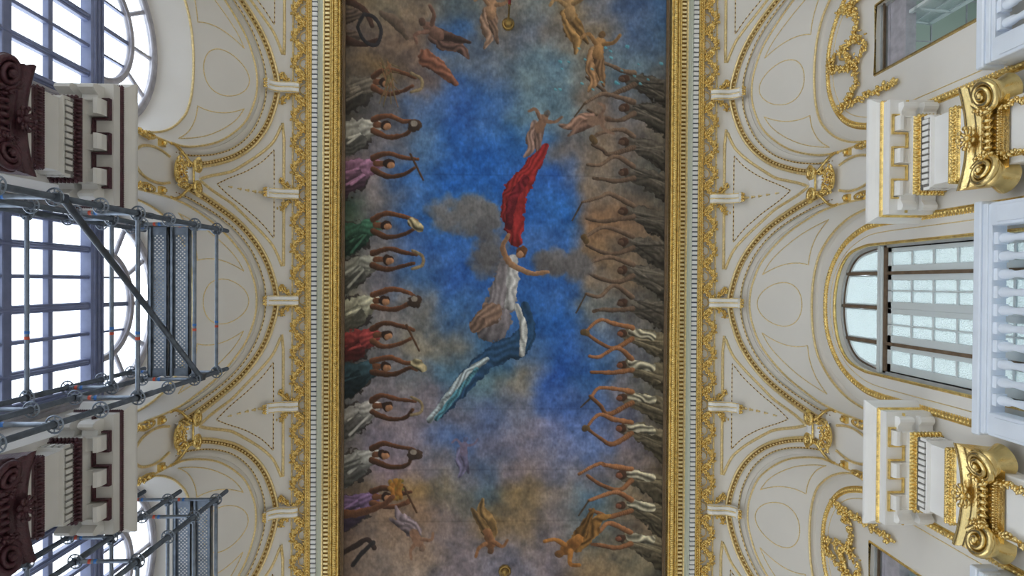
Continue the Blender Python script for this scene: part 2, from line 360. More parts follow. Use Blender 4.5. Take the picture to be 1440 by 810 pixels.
# ------------------------------------------------------------------ arch surround (one per bay)
def arch_surround():
    r = empty('arch_surround', (4.3, 0, 8.3), ' ', 'arch moulding', 'gilded arch surrounds'); off = (4.3, 0, 8.3)
    m = MB(); pO = PO + NO * .0; out = []
    for i in range(N):
        t = unit(PO[min(i + 1, N - 1)] - PO[max(i - 1, 0)]); sd = unit(np.cross(t, NO[i])); sd = sd if sd[2] * 1 > 0 or abs(PO[i][1]) > 1.2 and sd[1] * PO[i][1] > 0 else -sd; out.append(sd)
    out = np.array(out)
    m.sweep(PO, [(.028, -.02), (.026, .02), (.0, .03), (-.012, .006), (-.048, .004), (-.055, -.03)], out, NO, 0)
    m.tube(PO + out * .010 + NO * .024, .020, 7)
    m.tube(PO - out * .054 + NO * .004, .007, 5); m.build('archivolt', GOLDP, r, off)
    m = MB(); m.grid([[p - o_ * .012 + n_ * .008, p - o_ * .05 + n_ * .008] for p, o_, n_ in zip(PO, out, NO)], 1, False); m.beads(PO - out * .032, .068, .022, .018, 0, NO, .015); m.build('egg_moulding', [GOLDP, GOLDD], r, off)  # dark bed colour stands in for shade behind the beads
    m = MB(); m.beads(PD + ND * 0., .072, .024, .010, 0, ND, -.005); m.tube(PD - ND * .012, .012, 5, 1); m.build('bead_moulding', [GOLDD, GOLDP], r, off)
    m = MB(); m.tube(PG + NG * .002, .016, 6); m.tube([p * .86 + q * .14 - cn(p[2]) * .02 for p, q in zip(PG, PD)], .006, 5); m.build('inner_moulding', GOLDP, r, off)
    m = MB(); m.tube(PC + A(-.006, 0, -.004), .017, 6); m.build('rear_moulding', GOLDP, r, off)
    # panels on the soffit
    ov = []
    for a in np.linspace(0, 2 * pi, 49)[:-1]:
        t, f = .5 + .060 * sin(a), .49 + .36 * cos(a); ov.append(soffp(t, f) + soffn(t, f) * .004)
    ov.append(ov[0]); m = MB(); m.tube(ov, .007, 5); m.beads(ov, .06, .016, .009, 0, A(0, 0, -1)); m.build('oval_moulding', GOLDP, r, off)
    for s in (1, -1):
        tri = []
        def seg(a, b, bow, n=14):
            for k in range(n):
                q = k / n; t = a[0] + (b[0] - a[0]) * q; f = a[1] + (b[1] - a[1]) * q + bow * 4 * q * (1 - q) * 0; t2 = t + bow * 4 * q * (1 - q); T = .5 + s * t2; tri.append(soffp(T, f) + soffn(T, f) * .004)
        a, b, c = (.118, .17), (.105, .80), (.300, .50)
        seg(a, b, -.012 * 0 + .0); m1 = len(tri); seg(b, c, .0); seg(c, a, .0)
        # bow the edge next to the oval inwards
        q = []
        for k in range(15):
            w = k / 14; T = .5 + s * (.120 + .028 * (-1 + 4 * (w - .5) ** 2) * -1 * -1 + .0); f = .17 + .63 * w; q.append((.5 + s * (.148 - .030 * (2 * w - 1) ** 2 * 1.0 - .0), f))
        q = [(.5 + s * (.092 + .012 * w - .018 * 4 * w * (1 - w) * -1), .13 + .74 * w) for w in np.linspace(0, 1, 15)]
        e2 = [(.5 + s * (.104 + (.285 - .104) * w), .87 + (.52 - .87) * w + .05 * 4 * w * (1 - w)) for w in np.linspace(0, 1, 18)][1:]
        e3 = [(.5 + s * (.285 + (.092 - .285) * w), .52 + (.13 - .52) * w - .06 * 4 * w * (1 - w)) for w in np.linspace(0, 1, 18)][1:]
        pts = [soffp(T, f) + soffn(T, f) * .004 for T, f in q + e2 + e3]
        m = MB(); m.tube(pts, .007, 5); m.beads(pts, .055, .016, .009, 0, A(0, 0, -1)); m.build('panel_moulding', GOLDP, r, off)
    return r
proto = arch_surround(); first = True
BN = {-1: 'top', 0: 'middle', 1: 'bottom'}; SN = {1: 'right', -1: 'left'}
for s in (1, -1):
    for b in (-1, 0, 1):
        c = proto if first else copy_tree(proto); first = False
        place(c, (s * 4.3, b * P, 8.3), s, 'gilded beaded arch moulding with oval and curved panels, %s arch on the %s side' % (BN[b], SN[s]))

# spandrel panels between the arches (bay boundary at Y = 0 locally)
def spandrel(b_only=False):
    r = empty('spandrel_panel', (3.6, 0, 11.4), ' ', 'wall panel', 'gilded spandrel panels'); off = (3.6, 0, 11.4)
    half_o = [(1.15, 11.462), (.96, 11.425), (.797, 11.37), (.63, 11.25), (.489, 11.10), (.335, 10.90), (.218, 10.70), (.09, 10.30), (0, 10.06)]
    half_i = [(.70, 11.392), (.59, 11.33), (.478, 11.245), (.36, 11.11), (.254, 10.95), (.12, 10.68), (0, 10.45)]
    def loop(h, zt, lift):
        a = spline([(y, z) for y, z in h], 24); L = [(y, z) for y, z in a] + [(-y, z) for y, z in a[::-1][1:]]
        top = [(y, zt) for y in np.linspace(-h[0][0], h[0][0], 10)][1:]
        return np.array([A(cove(z), y, z) + cn(z) * lift for y, z in L + top])
    m = MB(); p = loop(half_o, 11.472, .004); m.tube(p, .023, 6); p2 = loop([(y * .96 + (-.0), z + .012) for y, z in half_o], 11.47, .0)
    m.beads(p, .05, .02, .014, 0, A(-.5, 0, -.8), .012); m.build('outer_moulding', GOLDP, r, off)
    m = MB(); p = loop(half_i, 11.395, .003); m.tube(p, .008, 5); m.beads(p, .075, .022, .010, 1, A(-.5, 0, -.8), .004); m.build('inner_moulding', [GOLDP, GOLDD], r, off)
    return r
proto = spandrel(); first = True
SPN = {-1.5: 'uppermost', -.5: 'upper middle', .5: 'lower middle', 1.5: 'lowermost'}
for s in (1, -1):
    for b in (-1.5, -.5, .5, 1.5):
        c = proto if first else copy_tree(proto); first = False
        place(c, (s * 3.6, b * P, 11.4), s, 'triangular plaster panel edged in gilt beads between arches, %s one on the %s side' % (SPN[b], SN[s]))

# scroll brackets at the cornice
def bracket(pend):
    nm = 'pendant_bracket' if pend else 'keystone_bracket'
    r = empty(nm, (3.45, 0, 11.4), ' ', 'bracket', ('pendant brackets between the arches' if pend else 'keystone brackets over the arches')); off = (3.45, 0, 11.4)
    pr = [(3.33, 11.40), (3.38, 11.36), (3.46, 11.345), (3.56, 11.35), (3.64, 11.335), (3.70, 11.29), (3.745, 11.24), (3.765, 11.19)]
    pr = spline([(x, 0, z) for x, z in pr], 16); m = MB()
    prof = [(-.075, .10), (-.072, .0), (-.055, -.018), (-.022, -.018), (-.010, .004), (.010, .004), (.022, -.018), (.055, -.018), (.072, .0), (.075, .10)]
    m.sweep(pr, prof, [A(0, 1, 0)] * 16, [A(.15, 0, 1)] * 16, 0, False); m.build('scroll_body', WHITE, r, off)
    m = MB()
    for y in (-.072, .072, 0.): m.tube(pr + A(0, y, -.006 if y else .004), .009, 5)
    m.build('gilt_edge', GOLDP, r, off)
    m = MB(); m.tube([(3.76, -.075, 11.19), (3.76, .075, 11.19)], .035, 10); m.build('scroll_curl', WHITE, r, off)
    m = MB()
    for y in (-.05, 0, .05): m.ell((3.785, y, 11.165), np.eye(3), (.03, .028, .03))
    m.beads([(3.755, -.08, 11.15), (3.755, .08, 11.15)], .03, .016, .02); m.build('gilt_boss', GOLD, r, off)
    for s in (1, -1):
        m = MB(); m.tube([(3.50, s * .08, 11.46), (3.60, s * .17, 11.44), (3.61, s * .26, 11.43)], .022, 6); m.foliage(spline([(3.50, s * .09, 11.46), (3.52, s * .15, 11.46), (3.60, s * .17, 11.44), (3.61, s * .25, 11.43)], 8), 34, .045, .024, 0, flat=(0, 0, -1)); m.build('leaf_spray', GOLD, r, off)
    if pend:
        m = MB(); z = 11.16; x = 3.80
        for k in range(6):
            w = .040 - k * .0045; x = 3.82 + k * .062; zz = cove_z(x) + .0 if False else None
            Z = ZB + (ZT - ZB) * sqrt(max(0, 1 - ((x - XT) / (XB - XT)) ** 2)); c = A(x, 0, Z) + cn(Z) * .015
            t = unit(A(1, 0, -((ZT - ZB) / (XB - XT)) * ((x - XT) / (XB - XT)) / max(.2, sqrt(1 - ((x - XT) / (XB - XT)) ** 2)))); n = cn(Z)
            m.ell(c, [t, A(0, 1, 0), n], (.036, w * .6, .02)); m.ell(c - t * .03, [t, A(0, 1, 0), n], (.014, w, .024))
        m.build('husk_drop', GOLDP, r, off)
    return r
cove_z = None
for pend in (False, True):
    proto = bracket(pend); first = True
    for s in (1, -1):
        for b in ((-.5, .5) if pend else (-1, 0, 1)):
            c = proto if first else copy_tree(proto); first = False
            if pend: lb = 'white and gilt scroll bracket with hanging gilt husks, %s of two on the %s cornice' % ({-.5: 'upper', .5: 'lower'}[b], SN[s])
            else: lb = 'white and gilt scroll bracket crowning the %s arch on the %s side' % (BN[b], SN[s])
            place(c, (s * 3.45, b * P, 11.4), s, lb)

# cartouches on the piers where the arches meet
def spiral(c, ax, ay, r0, r1, turns, n=28, a0=0.):
    return np.array([c + (r0 + (r1 - r0) * k / n) * (cos(a0 + 2 * pi * turns * k / n) * ax + sin(a0 + 2 * pi * turns * k / n) * ay) for k in range(n + 1)])
def cartouche():
    r = empty('pier_cartouche', (4.3, 0, 8.35), ' ', 'cartouche', 'gilded cartouches on the piers'); off = (4.3, 0, 8.35)
    Yv, Zv, Xi = A(0, 1, 0), A(0, 0, 1), A(-1, 0, 0)
    m = MB(); prof = [(9.92, .15, .10), (9.84, .15, .12), (9.74, .10, .10), (9.66, .11, .09), (9.56, .16, .05), (9.50, .18, .03)]
    m.grid([[(4.32 - d * .2, w, z), (4.3 - d, w * .82, z), (4.3 - d * 1.15, w * .3, z), (4.3 - d * .95, 0, z), (4.3 - d * 1.15, -w * .3, z), (4.3 - d, -w * .82, z), (4.32 - d * .2, -w, z)] for z, w, d in prof], 0, True)
    m.build('cartouche_body', WHITE, r, off)
    for s in (1, -1):
        m = MB(); c = A(4.18, s * .15, 9.83); m.tube(spiral(c, Yv * s, Zv, .098, .018, 1.7, a0=.3), np.linspace(.034, .020, 29), 7); m.ell(c, np.eye(3), (.03, .02, .02))
        m.tube(spline([(4.215, s * .15, 9.75), (4.24, s * .22, 9.67), (4.275, s * .30, 9.60), (4.288, s * .345, 9.48), (4.288, s * .34, 9.38)], 12), .020, 6)
        m.foliage(spline([(4.20, s * .15, 9.72), (4.20, s * .12, 9.64), (4.22, s * .17, 9.55)], 6), 14, .03, .022); m.build('gilt_scroll', GOLD, r, off)
    m = MB(); m.foliage(spline([(4.20, -.15, 9.46), (4.18, -.08, 9.52), (4.17, 0, 9.48), (4.18, .08, 9.52), (4.20, .15, 9.46)], 10), 44, .05, .028, 0, flat=(-1, 0, 0))
    m.foliage([(4.2, -.17, 9.37), (4.2, .17, 9.37)], 30, .04, .026, 0, flat=(-1, 0, 0)); m.foliage([(4.2, -.15, 9.42), (4.2, .15, 9.42)], 34, .05, .028, 0, flat=(-1, 0, 0)); m.ell((4.23, 0, 9.42), np.eye(3), (.03, .15, .06), 0, ICO2); m.tube([(4.17, -.1, 9.72), (4.16, 0, 9.70), (4.17, .1, 9.72)], .016, 6); m.build('gilt_leaves', GOLD, r, off)
    m = MB()
    for s in (1, -1): m.tube(spline([(4.288, s * .165, 9.35), (4.288, s * .20, 9.18), (4.288, s * .21, 9.0), (4.288, s * .185, 8.82), (4.288, s * .14, 8.70), (4.288, s * .06, 8.60)], 20), .017, 6)
    m.build('panel_fillet', GOLDP, r, off)
    for s in (1, -1):
        m = MB(); m.box((4.255, s * .245, 9.10), (4.30, s * .33, 9.20), 0); m.ell((4.24, s * .29, 9.15), np.eye(3), (.03, .03, .035)); m.build('gilt_rosette', GOLD, r, off)
        m = MB(); m.tube(spline([(4.28, s * .33, 8.55), (4.25, s * .27, 8.74), (4.24, s * .29, 8.90), (4.26, s * .33, 8.94), (4.28, s * .345, 8.8)], 14), .018, 6)
        m.foliage([(4.27, s * .31, 8.52), (4.26, s * .31, 8.86)], 22, .04, .026, 0, flat=(-1, 0, 0)); m.build('gilt_shell', GOLD, r, off)
    return r
proto = cartouche(); first = True
UL = {-.5: 'upper', .5: 'lower'}
for s in (1, -1):
    for b in (-.5, .5):
        c = proto if first else copy_tree(proto); first = False
        place(c, (s * 4.3, b * P, 8.35), s, 'white and gilt scrolled cartouche on the pier above the %s %s entablature' % (UL[b], SN[s]))

# ------------------------------------------------------------------ entablature blocks and pilasters
def uring(off_, z, back=4.6): return [A(back, -.35 - off_, z), A(4.35 - off_, -.35 - off_, z), A(4.35 - off_, .35 + off_, z), A(back, .35 + off_, z)]
def uprof(m, prof, mi=0):
    G = [uring(o, z) for o, z in prof]
    for a, b in zip(G[:-1], G[1:]):
        for k in range(3): m.add([a[k], a[k + 1], b[k + 1], b[k]], [[0, 1, 2, 3]], mi, False)
def entab(orn, main, name_c):
    r = empty('entablature_block', (4.6, 0, 7.28), ' ', 'entablature'); O = (4.6, 0, 7.28)
    m = MB(); m.add(uring(.35, 8.325), [[0, 1, 2, 3]], 0, False)
    uprof(m, [(.35, 8.325), (.35, 8.30), (.345, 8.285), (.325, 8.26), (.30, 8.235), (.285, 8.21), (.28, 8.195)])
    uprof(m, [(.27, 8.145), (.27, 8.04), (.07, 8.04), (.07, 7.955)]); m.build('cornice', main, r, O)
    m = MB(); uprof(m, [(.28, 8.195), (.288, 8.17), (.27, 8.145)])
    U = uring(.285, 8.17)
    for k in range(3): m.beads([U[k], U[k + 1]], .022, .009, .014, 0, A(0, 0, -1))
    m.build('cornice_bead', orn, r, O)
    def modil(m, yc, xf, ax):   # block with scrolled side
        pr = [(0, 8.04), (0, 7.975), (.02, 7.955), (.05, 7.95), (.075, 7.965), (.10, 7.99), (.15, 7.985), (.17, 7.97)]
        w = .077
        V = []; n = len(pr)
        for sgn in (-1, 1):
            for d, z in pr + [(.17, 8.04)]:
                V.append(A(xf + d, yc + sgn * w, z) if ax == 'x' else A(yc + sgn * w, xf[0] - xf[1] * d * 1., z))
        k = n + 1; F = [list(range(k)), list(range(k, 2 * k))[::-1]] + [[i, (i + 1) % k, k + (i + 1) % k, k + i] for i in range(k)]
        m.add(V, F, 0, False)
    for y in (-.35, 0, .35): m = MB(); modil(m, y, 4.12, 'x'); m.build('modillion', main, r, O)
    for sg in (1, -1):
        for xc in (4.25, 4.48): m = MB(); modil(m, xc, (sg * .58, sg), 'y'); m.build('modillion', main, r, O)
    # ornamental strip running in and out round the modillions on the soffit
    m = MB()
    seq = [(.235, -.60)]
    z = 8.03; w = .018
    pts = []
    yb = [-.60, -.45, -.25, -.10, .10, .25, .45, .60]
    X0, X1 = 4.105, 4.262
    pts = [(X1, -.60), (X1, -.45), (X0, -.45), (X0, -.25), (X1, -.25), (X1, -.10), (X0, -.10), (X0, .10), (X1, .10), (X1, .25), (X0, .25), (X0, .45), (X1, .45), (X1, .60)]
    for (a, b), (c, d) in zip(pts[:-1], pts[1:]):
        if abs(a - c) < 1e-6 and a == X0:      # across the modillion head: run behind its face
            m.box((a - w * .5, b, z - .014), (c + w * .5, d, z + .012)); continue
        m.box((min(a, c) - w * .5, min(b, d) - w * .5, z - .014), (max(a, c) + w * .5, max(b, d) + w * .5, z + .012))
    m.build('soffit_strip', orn, r, O)
    m = MB(); uprof(m, [(.07, 7.955), (.055, 7.93), (.04, 7.88)]); U = uring(.058, 7.918)
    for k in range(3): m.beads([U[k], U[k + 1]], .041, .017, .034, 0, A(0, 0, -1))
    U = uring(.045, 7.878)
    for k in range(3): m.beads([U[k], U[k + 1]], .026, .009, .010, 0, A(0, 0, -1))
    m.build('egg_and_dart', orn, r, O)
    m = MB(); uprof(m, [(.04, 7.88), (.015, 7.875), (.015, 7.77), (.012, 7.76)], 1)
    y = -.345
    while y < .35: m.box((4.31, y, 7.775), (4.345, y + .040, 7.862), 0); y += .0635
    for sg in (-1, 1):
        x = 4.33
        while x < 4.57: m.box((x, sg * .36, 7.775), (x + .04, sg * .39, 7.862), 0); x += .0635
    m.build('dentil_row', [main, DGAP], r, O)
    m = MB(); uprof(m, [(.03, 7.765), (.03, 7.745), (.0, 7.73), (0, 7.52)]); uprof(m, [(-.012, 7.40), (-.012, 7.27)]); m.add(uring(-.012, 7.27), [[0, 1, 2, 3]], 0, False); m.build('frieze', main, r, O)
    m = MB(); uprof(m, [(.0, 7.52), (.022, 7.515), (.028, 7.49), (.005, 7.42), (-.012, 7.40)])
    for k in range(3):
        for q, zz in ((.026, 7.498), (.008, 7.418)):
            U = uring(q, zz); m.beads([U[k], U[k + 1]], .022, .009, .010, 0, A(0, 0, -1))
        U = uring(.018, 7.458); m.beads([U[k], U[k + 1]], .034, .012, .026, 0, A(0, 0, -1))
    m.build('leaf_moulding', orn, r, O)
    return r
def pilaster(orn, main):
    r = empty('pilaster', (4.6, 0, 0), ' ', 'pilaster'); O = (4.6, 0, 0)
    m = MB(); m.box((4.42, -.30, 1.0), (4.60, .30, 7.0), 0, .01)
    for k in range(5): m.box((4.405, -.22 + k * .11 - .03, 1.2), (4.43, -.22 + k * .11 + .03, 5.4), 0, .012)
    m.build('shaft', main, r, O)
    m = MB(); m.box((4.36, -.38, 0), (4.60, .38, .9), 0, .02); m.box((4.39, -.35, .9), (4.6, .35, 1.0), 0, .02); m.build('base', main, r, O)
    # capital: concave abacus, two corner volutes, egg band, fleuron
    cap = MB()
    n = 15; G = []
    for k in range(n):
        t = -1 + 2 * k / (n - 1); x = 4.34 - .085 * t * t; y = t * (.475)
        d = unit((-1 + .0, .55 * t, 0))
        G.append([A(x, y, 7.28) + d * .0, A(x, y, 7.28) + d * .03, A(x, y, 7.245) + d * .035, A(x, y, 7.215) + d * .02, A(x, y, 7.20) - d * .01, A(x, y, 7.185) + d * .0, A(x, y, 7.165) - d * .01, A(x, y, 7.13) - d * .03, A(x + .06, y * .95, 7.12)])
    cap.grid(G, 0, True)
    for sg in (1, -1):
        cap.grid([[A(4.255, sg * .475, 7.28), A(4.23, sg * .49, 7.26), A(4.25, sg * .47, 7.19), A(4.28, sg * .45, 7.13)], [A(4.60, sg * .43, 7.28), A(4.60, sg * .45, 7.26), A(4.60, sg * .43, 7.19), A(4.60, sg * .40, 7.13)]], 0, False)
    cap.add([(4.34, -.45, 7.275), (4.34, .45, 7.275), (4.6, .45, 7.275), (4.6, -.45, 7.275)], [[0, 1, 2, 3]], 0, False)
    cap.grid([[A(4.37, -.33, 7.14), A(4.40, -.33, 6.88)], [A(4.36, 0, 7.14), A(4.40, 0, 6.88)], [A(4.37, .33, 7.14), A(4.40, .33, 6.88)]], 0, False)
    capo = cap.build('capital', orn, r, O)
    for sg in (1, -1):
        m = MB(); d = unit((-1, sg * .75, 0)); tn = unit((sg * .75, 1, 0)) * 1.0; tn = unit(np.cross(d, (0, 0, 1))) * (-sg if sg > 0 else 1) * 1.0
        side = unit((.75 * sg, 1, 0)) * sg      # outward along the face
        c = A(4.30, sg * .36, 7.00); ax = unit(A(-.25, sg * .97, 0)); fn = unit(A(-.97, -sg * .25, 0))
        Z = A(0, 0, 1)
        m.tube(spiral(c, ax, Z, .150, .02, 2.4, 54, a0=pi * .6) + np.array([fn * (.03 + .05 * k / 54) for k in range(55)]), np.linspace(.034, .016, 55), 7)
        for q in (.145,):
            rim = [c + q * (cos(a) * ax + sin(a) * Z) for a in np.linspace(0, 2 * pi, 25)]
            back = [p - fn * .20 for p in rim]; mid = [c + (p - c) * .72 - fn * .09 for p in rim]
            m.grid([[c + fn * .02, p * .5 + c * .5 + fn * .02, p + fn * .01, md, bk] for p, md, bk in zip(rim, mid, back)], 0, True)
        m.ell(c + fn * .085, [fn, ax, Z], (.03, .03, .03), 0, ICO2); m.beads(spiral(c, ax, Z, .118, .118, 1, 24) + fn * .045, .028, .011, .012, 0, fn)
        m.foliage(spline([c + A(0, -sg * .13, .13), c + A(-.02, -sg * .16, .04), c + A(-.02, -sg * .15, -.06)], 8), 22, .03, .03, 0)
        m.build('volute', orn, capo)
        m = MB(); m.tube(spline([(4.37, sg * .20, 6.97), (4.37, sg * .235, 6.86), (4.385, sg * .24, 6.72), (4.39, sg * .235, 6.5)], 16), .014, 5)
        m.foliage([(4.375, sg * .22, 6.92), (4.385, sg * .24, 6.45)], 46, .035, .028, 0, flat=(-1, 0, 0)); m.build('husk_string', orn, capo)
    m = MB()
    for k in range(7): y = -.19 + k * .0633; m.ell((4.335, y, 7.055), np.eye(3), (.035, .026, .055), 0, ICO2); m.tube(spiral(A(4.34, y, 7.055), A(0, 1, 0), A(0, 0, 1), .038, .038, .5, 10, a0=pi), .007, 5)
    m.tube([(4.35, -.24, 7.115), (4.35, .24, 7.115)], .012, 6); m.build('egg_band', orn, capo)
    m = MB(); m.beads([(4.365, -.25, 6.965), (4.365, .25, 6.965)], .028, .013, .015, 0, A(-1, 0, 0)); m.beads([(4.365, -.25, 6.93), (4.365, .25, 6.93)], .02, .007, .008, 0, A(-1, 0, 0)); m.build('bead_astragal', orn, capo)
    m = MB(); m.ell((4.27, 0, 7.20), np.eye(3), (.035, .03, .035), 0, ICO2)
    for k in range(9):
        a = 2 * pi * k / 9; dd = A(-.15, sin(a), cos(a)); dd = unit(dd); w = np.cross(dd, (1, 0, 0)); w = unit(w); nn = np.cross(dd, w)
        m.ell(A(4.275, 0, 7.20) + dd * .065, [dd, w, nn], (.055, .022, .014)); m.ell(A(4.265, 0, 7.20) + dd * .10, [dd, w, nn], (.022, .030, .014))
    m.build('fleuron', orn, capo)
    for o in capo.children:
        for v in []: pass
    return r, capo
def fix_child_offsets(capo, O):
    for ch in capo.children:
        ch.data.transform(Matrix.Translation((-O[0], -O[1], -O[2])))
def lower_left(pe, pp):      # the window-side entablature is a little taller and set a little farther back
    for o in pe.children:
        for v in o.data.vertices:
            z = v.co.z + 7.28; v.co.z -= .09 + .09 * min(1, max(0, (8.04 - z) / .09)); v.co.x += .04 * (1 - max(0, min(1, (v.co.x + .04) / .04))) 
    for o in [c for c in pp.children_recursive if c.name.split('.')[0] not in ('base',)]:
        for v in o.data.vertices: v.co.z -= .19; v.co.x += .03
for s, orn, main, words in ((1, GOLDS, WHITE, 'white with gilded'), (-1, MAROON, GREYW, 'bare white with dark maroon')):
    if s == 1: orn_e = GOLD
    else: orn_e = MAROON
    pe = entab(orn_e, main, words); pp, capo = pilaster(orn, main); fix_child_offsets(capo, (4.6, 0, 0)); first = True
    if s == -1: lower_left(pe, pp)
    for b in (-.5, .5):
        e = pe if first else copy_tree(pe); q = pp if first else copy_tree(pp); first = False
        place(e, (s * 4.6, b * P, 7.28), s, 'projecting entablature block, %s ornament, over the %s %s pilaster' % (words, UL[b], SN[s]))
        place(q, (s * 4.6, b * P, 0), s, '%s scrolled capital and shaft, %s pilaster on the %s wall' % (words, UL[b], SN[s]))
        e['group'] = 'entablature blocks'; q['group'] = 'pilasters'

# ------------------------------------------------------------------ right wall: gilded bands, windows, garlands, balconies
def bandpath(tbl, dx=0., dy=0., n=80, x=4.6):
    p = half(tbl, n); out = []
    for i, (y, z) in enumerate(p):
        t = p[min(i + 1, n - 1)] - p[max(i - 1, 0)]; nn = unit((t[1], -t[0])); c = A(-y, 9.0 - z if z > 9 else 0)
        if nn @ c < 0: nn = -nn
        out.append((x, y + nn[0] * dy, z + nn[1] * dy))
    return np.array(out)
def band_surround():
    r = empty('arched_surround', (4.6, 0, 6.0), ' ', 'arch moulding', 'leaf-carved arch bands on the right wall'); off = (4.6, 0, 6.0)
    p = bandpath(TBand); m = MB(); m.tube(p + A(-.004, 0, 0), .030, 7); m.beads(p + A(-.02, 0, 0), .05, .024, .024, 0, A(-1, 0, 0)); m.beads(bandpath(TBand, 0, .035), .036, .014, .012, 0, A(-1, 0, 0), .004); m.tube(bandpath(TBand, 0, -.036), .010, 5)
    m.build('leaf_band', GOLD, r, off)
    m = MB(); m.tube(bandpath(TBand, 0, .115), .006, 5); m.beads(bandpath(TBand, 0, .115), .045, .014, .008, 0, A(-1, 0, 0)); m.build('fine_bead', GOLDP, r, off)
    return r
pb = band_surround(); first = True
for b in (-1, 0, 1):
    c = pb if first else copy_tree(pb); first = False
    place(c, (4.6, b * P, 6.0), 1, ['gilt leaf band arching over the top right garland', 'gilt leaf band arching round the large paned window', 'gilt leaf band arching over the bottom right garland'][b + 1])

def arched_window():
    r = struct(empty('window_1', (4.72, 0, 6.1))); O = (4.72, 0, 6.1)
    T = [(0, 9.985), (.3, 9.945), (.55, 9.83), (.73, 9.626), (.81, 9.30), (.82, 9.0), (.82, 7.6), (.82, 6.1)]
    H = half(T, 60); m = MB(); m.tube([(4.61, y, z) for y, z in H], .022, 6); m.build('gilt_frame', GOLD, r, O)
    def strip(T0, w0, w1, x0, x1, mt, name):
        a = bandpath(T0, 0, w0, 60, x0); b = bandpath(T0, 0, w1, 60, x0); m = MB(); c = b.copy(); c[:, 0] = x1; a2 = a.copy(); a2[:, 0] = x1
        m.grid(list(zip(a2, a, b, c)), 0, False); m.build(name, mt, r, O)
    strip(T, .0, .045, 4.70, 4.76, FRAMER, 'outer_frame'); strip(T, .045, .06, 4.712, 4.76, WOOD, 'brown_rebate')
    m = MB(); m.box((4.68, -.80, 9.055), (4.76, .80, 9.16), 0, .01); m.box((4.67, -.80, 9.08), (4.70, .80, 9.10), 0); m.build('transom', SASH, r, O)
    m = MB(); m.box((4.70, -.80, 9.0), (4.76, .80, 9.055)); m.box((4.70, -.475, 6.1), (4.76, -.435, 9.0)); m.box((4.70, .405, 6.1), (4.76, .445, 9.0))
    for y in (-.455, -.015, .43): m.box((4.70, y - .02, 9.16), (4.75, y + .02, 9.97 if abs(y) < .1 else 9.86))
    m.build('brown_bars', WOOD, r, O)
    def sash(y0, y1, panes, z1=8.99, rows_=None):
        m = MB(); zb = 6.15; fr = .055
        ys = [y0] + [v for p in panes for v in p] + [y1]
        for a, b in zip(ys[::2], ys[1::2]): m.box((4.712, a, zb), (4.745, b, z1), 0, .004)
        zs = [8.92 - .352 * k for k in range(9)]
        m.box((4.712, y0, zs[0]), (4.744, y1, z1), 0, .004)
        for p in panes:
            for z in zs[1:]: m.box((4.716, p[0] - .01, z - .014), (4.742, p[1] + .01, z + .014), 0)
        s_ = m.build('sash', SASH, r, O)
        for k, z in enumerate(zs[:-1]):
            for p in panes: m = MB(); m.box((4.73, p[0], zs[k + 1] + .014), (4.735, p[1], z - (.014 if k else 0))); m.build('pane', FROST, s_, (0, 0, 0)).data.transform(Matrix.Translation((-4.72, 0, -6.1)))
    sash(-.80, -.465, [(-.71, -.55)]); sash(-.445, -.0155, [(-.365, -.245), (-.227, -.10)]); sash(-.0145, .415, [(.05, .175), (.193, .315)]); sash(.435, .80, [(.50, .67)])
    # fanlight sashes, clipped to the arch
    lim = bandpath(T, 0, .075, 120, 4.73); ly, lz = lim[:, 1], lim[:, 2]
    def ztop(y): i = np.argsort(ly); up = lz > 8.99; o = np.argsort(ly[up]); return np.interp(y, ly[up][o], lz[up][o])
    for y0, y1 in ((-.74, -.485), (-.425, -.045), (.015, .40), (.46, .735)):
        ys = np.linspace(y0, y1, 14)
        top = [A(4.73, y, max(9.18, ztop(y))) for y in ys]; bot = [A(4.73, y, 9.165) for y in ys]
        m = MB(); loop = bot + top[::-1]; m.tube(loop, .014, 4, 0, closed=True); s_ = m.build('fan_sash', SASH, r, O)
        m = MB(); m.grid([[a, b] for a, b in zip(bot, top)], 0, False); m.grid([[a + A(.006, 0, 0), b + A(.006, 0, 0)] for a, b in zip(bot, top)], 0, False); m.build('pane', FROST, s_).data.transform(Matrix.Translation((-4.72, 0, -6.1)))
    return r
arched_window()
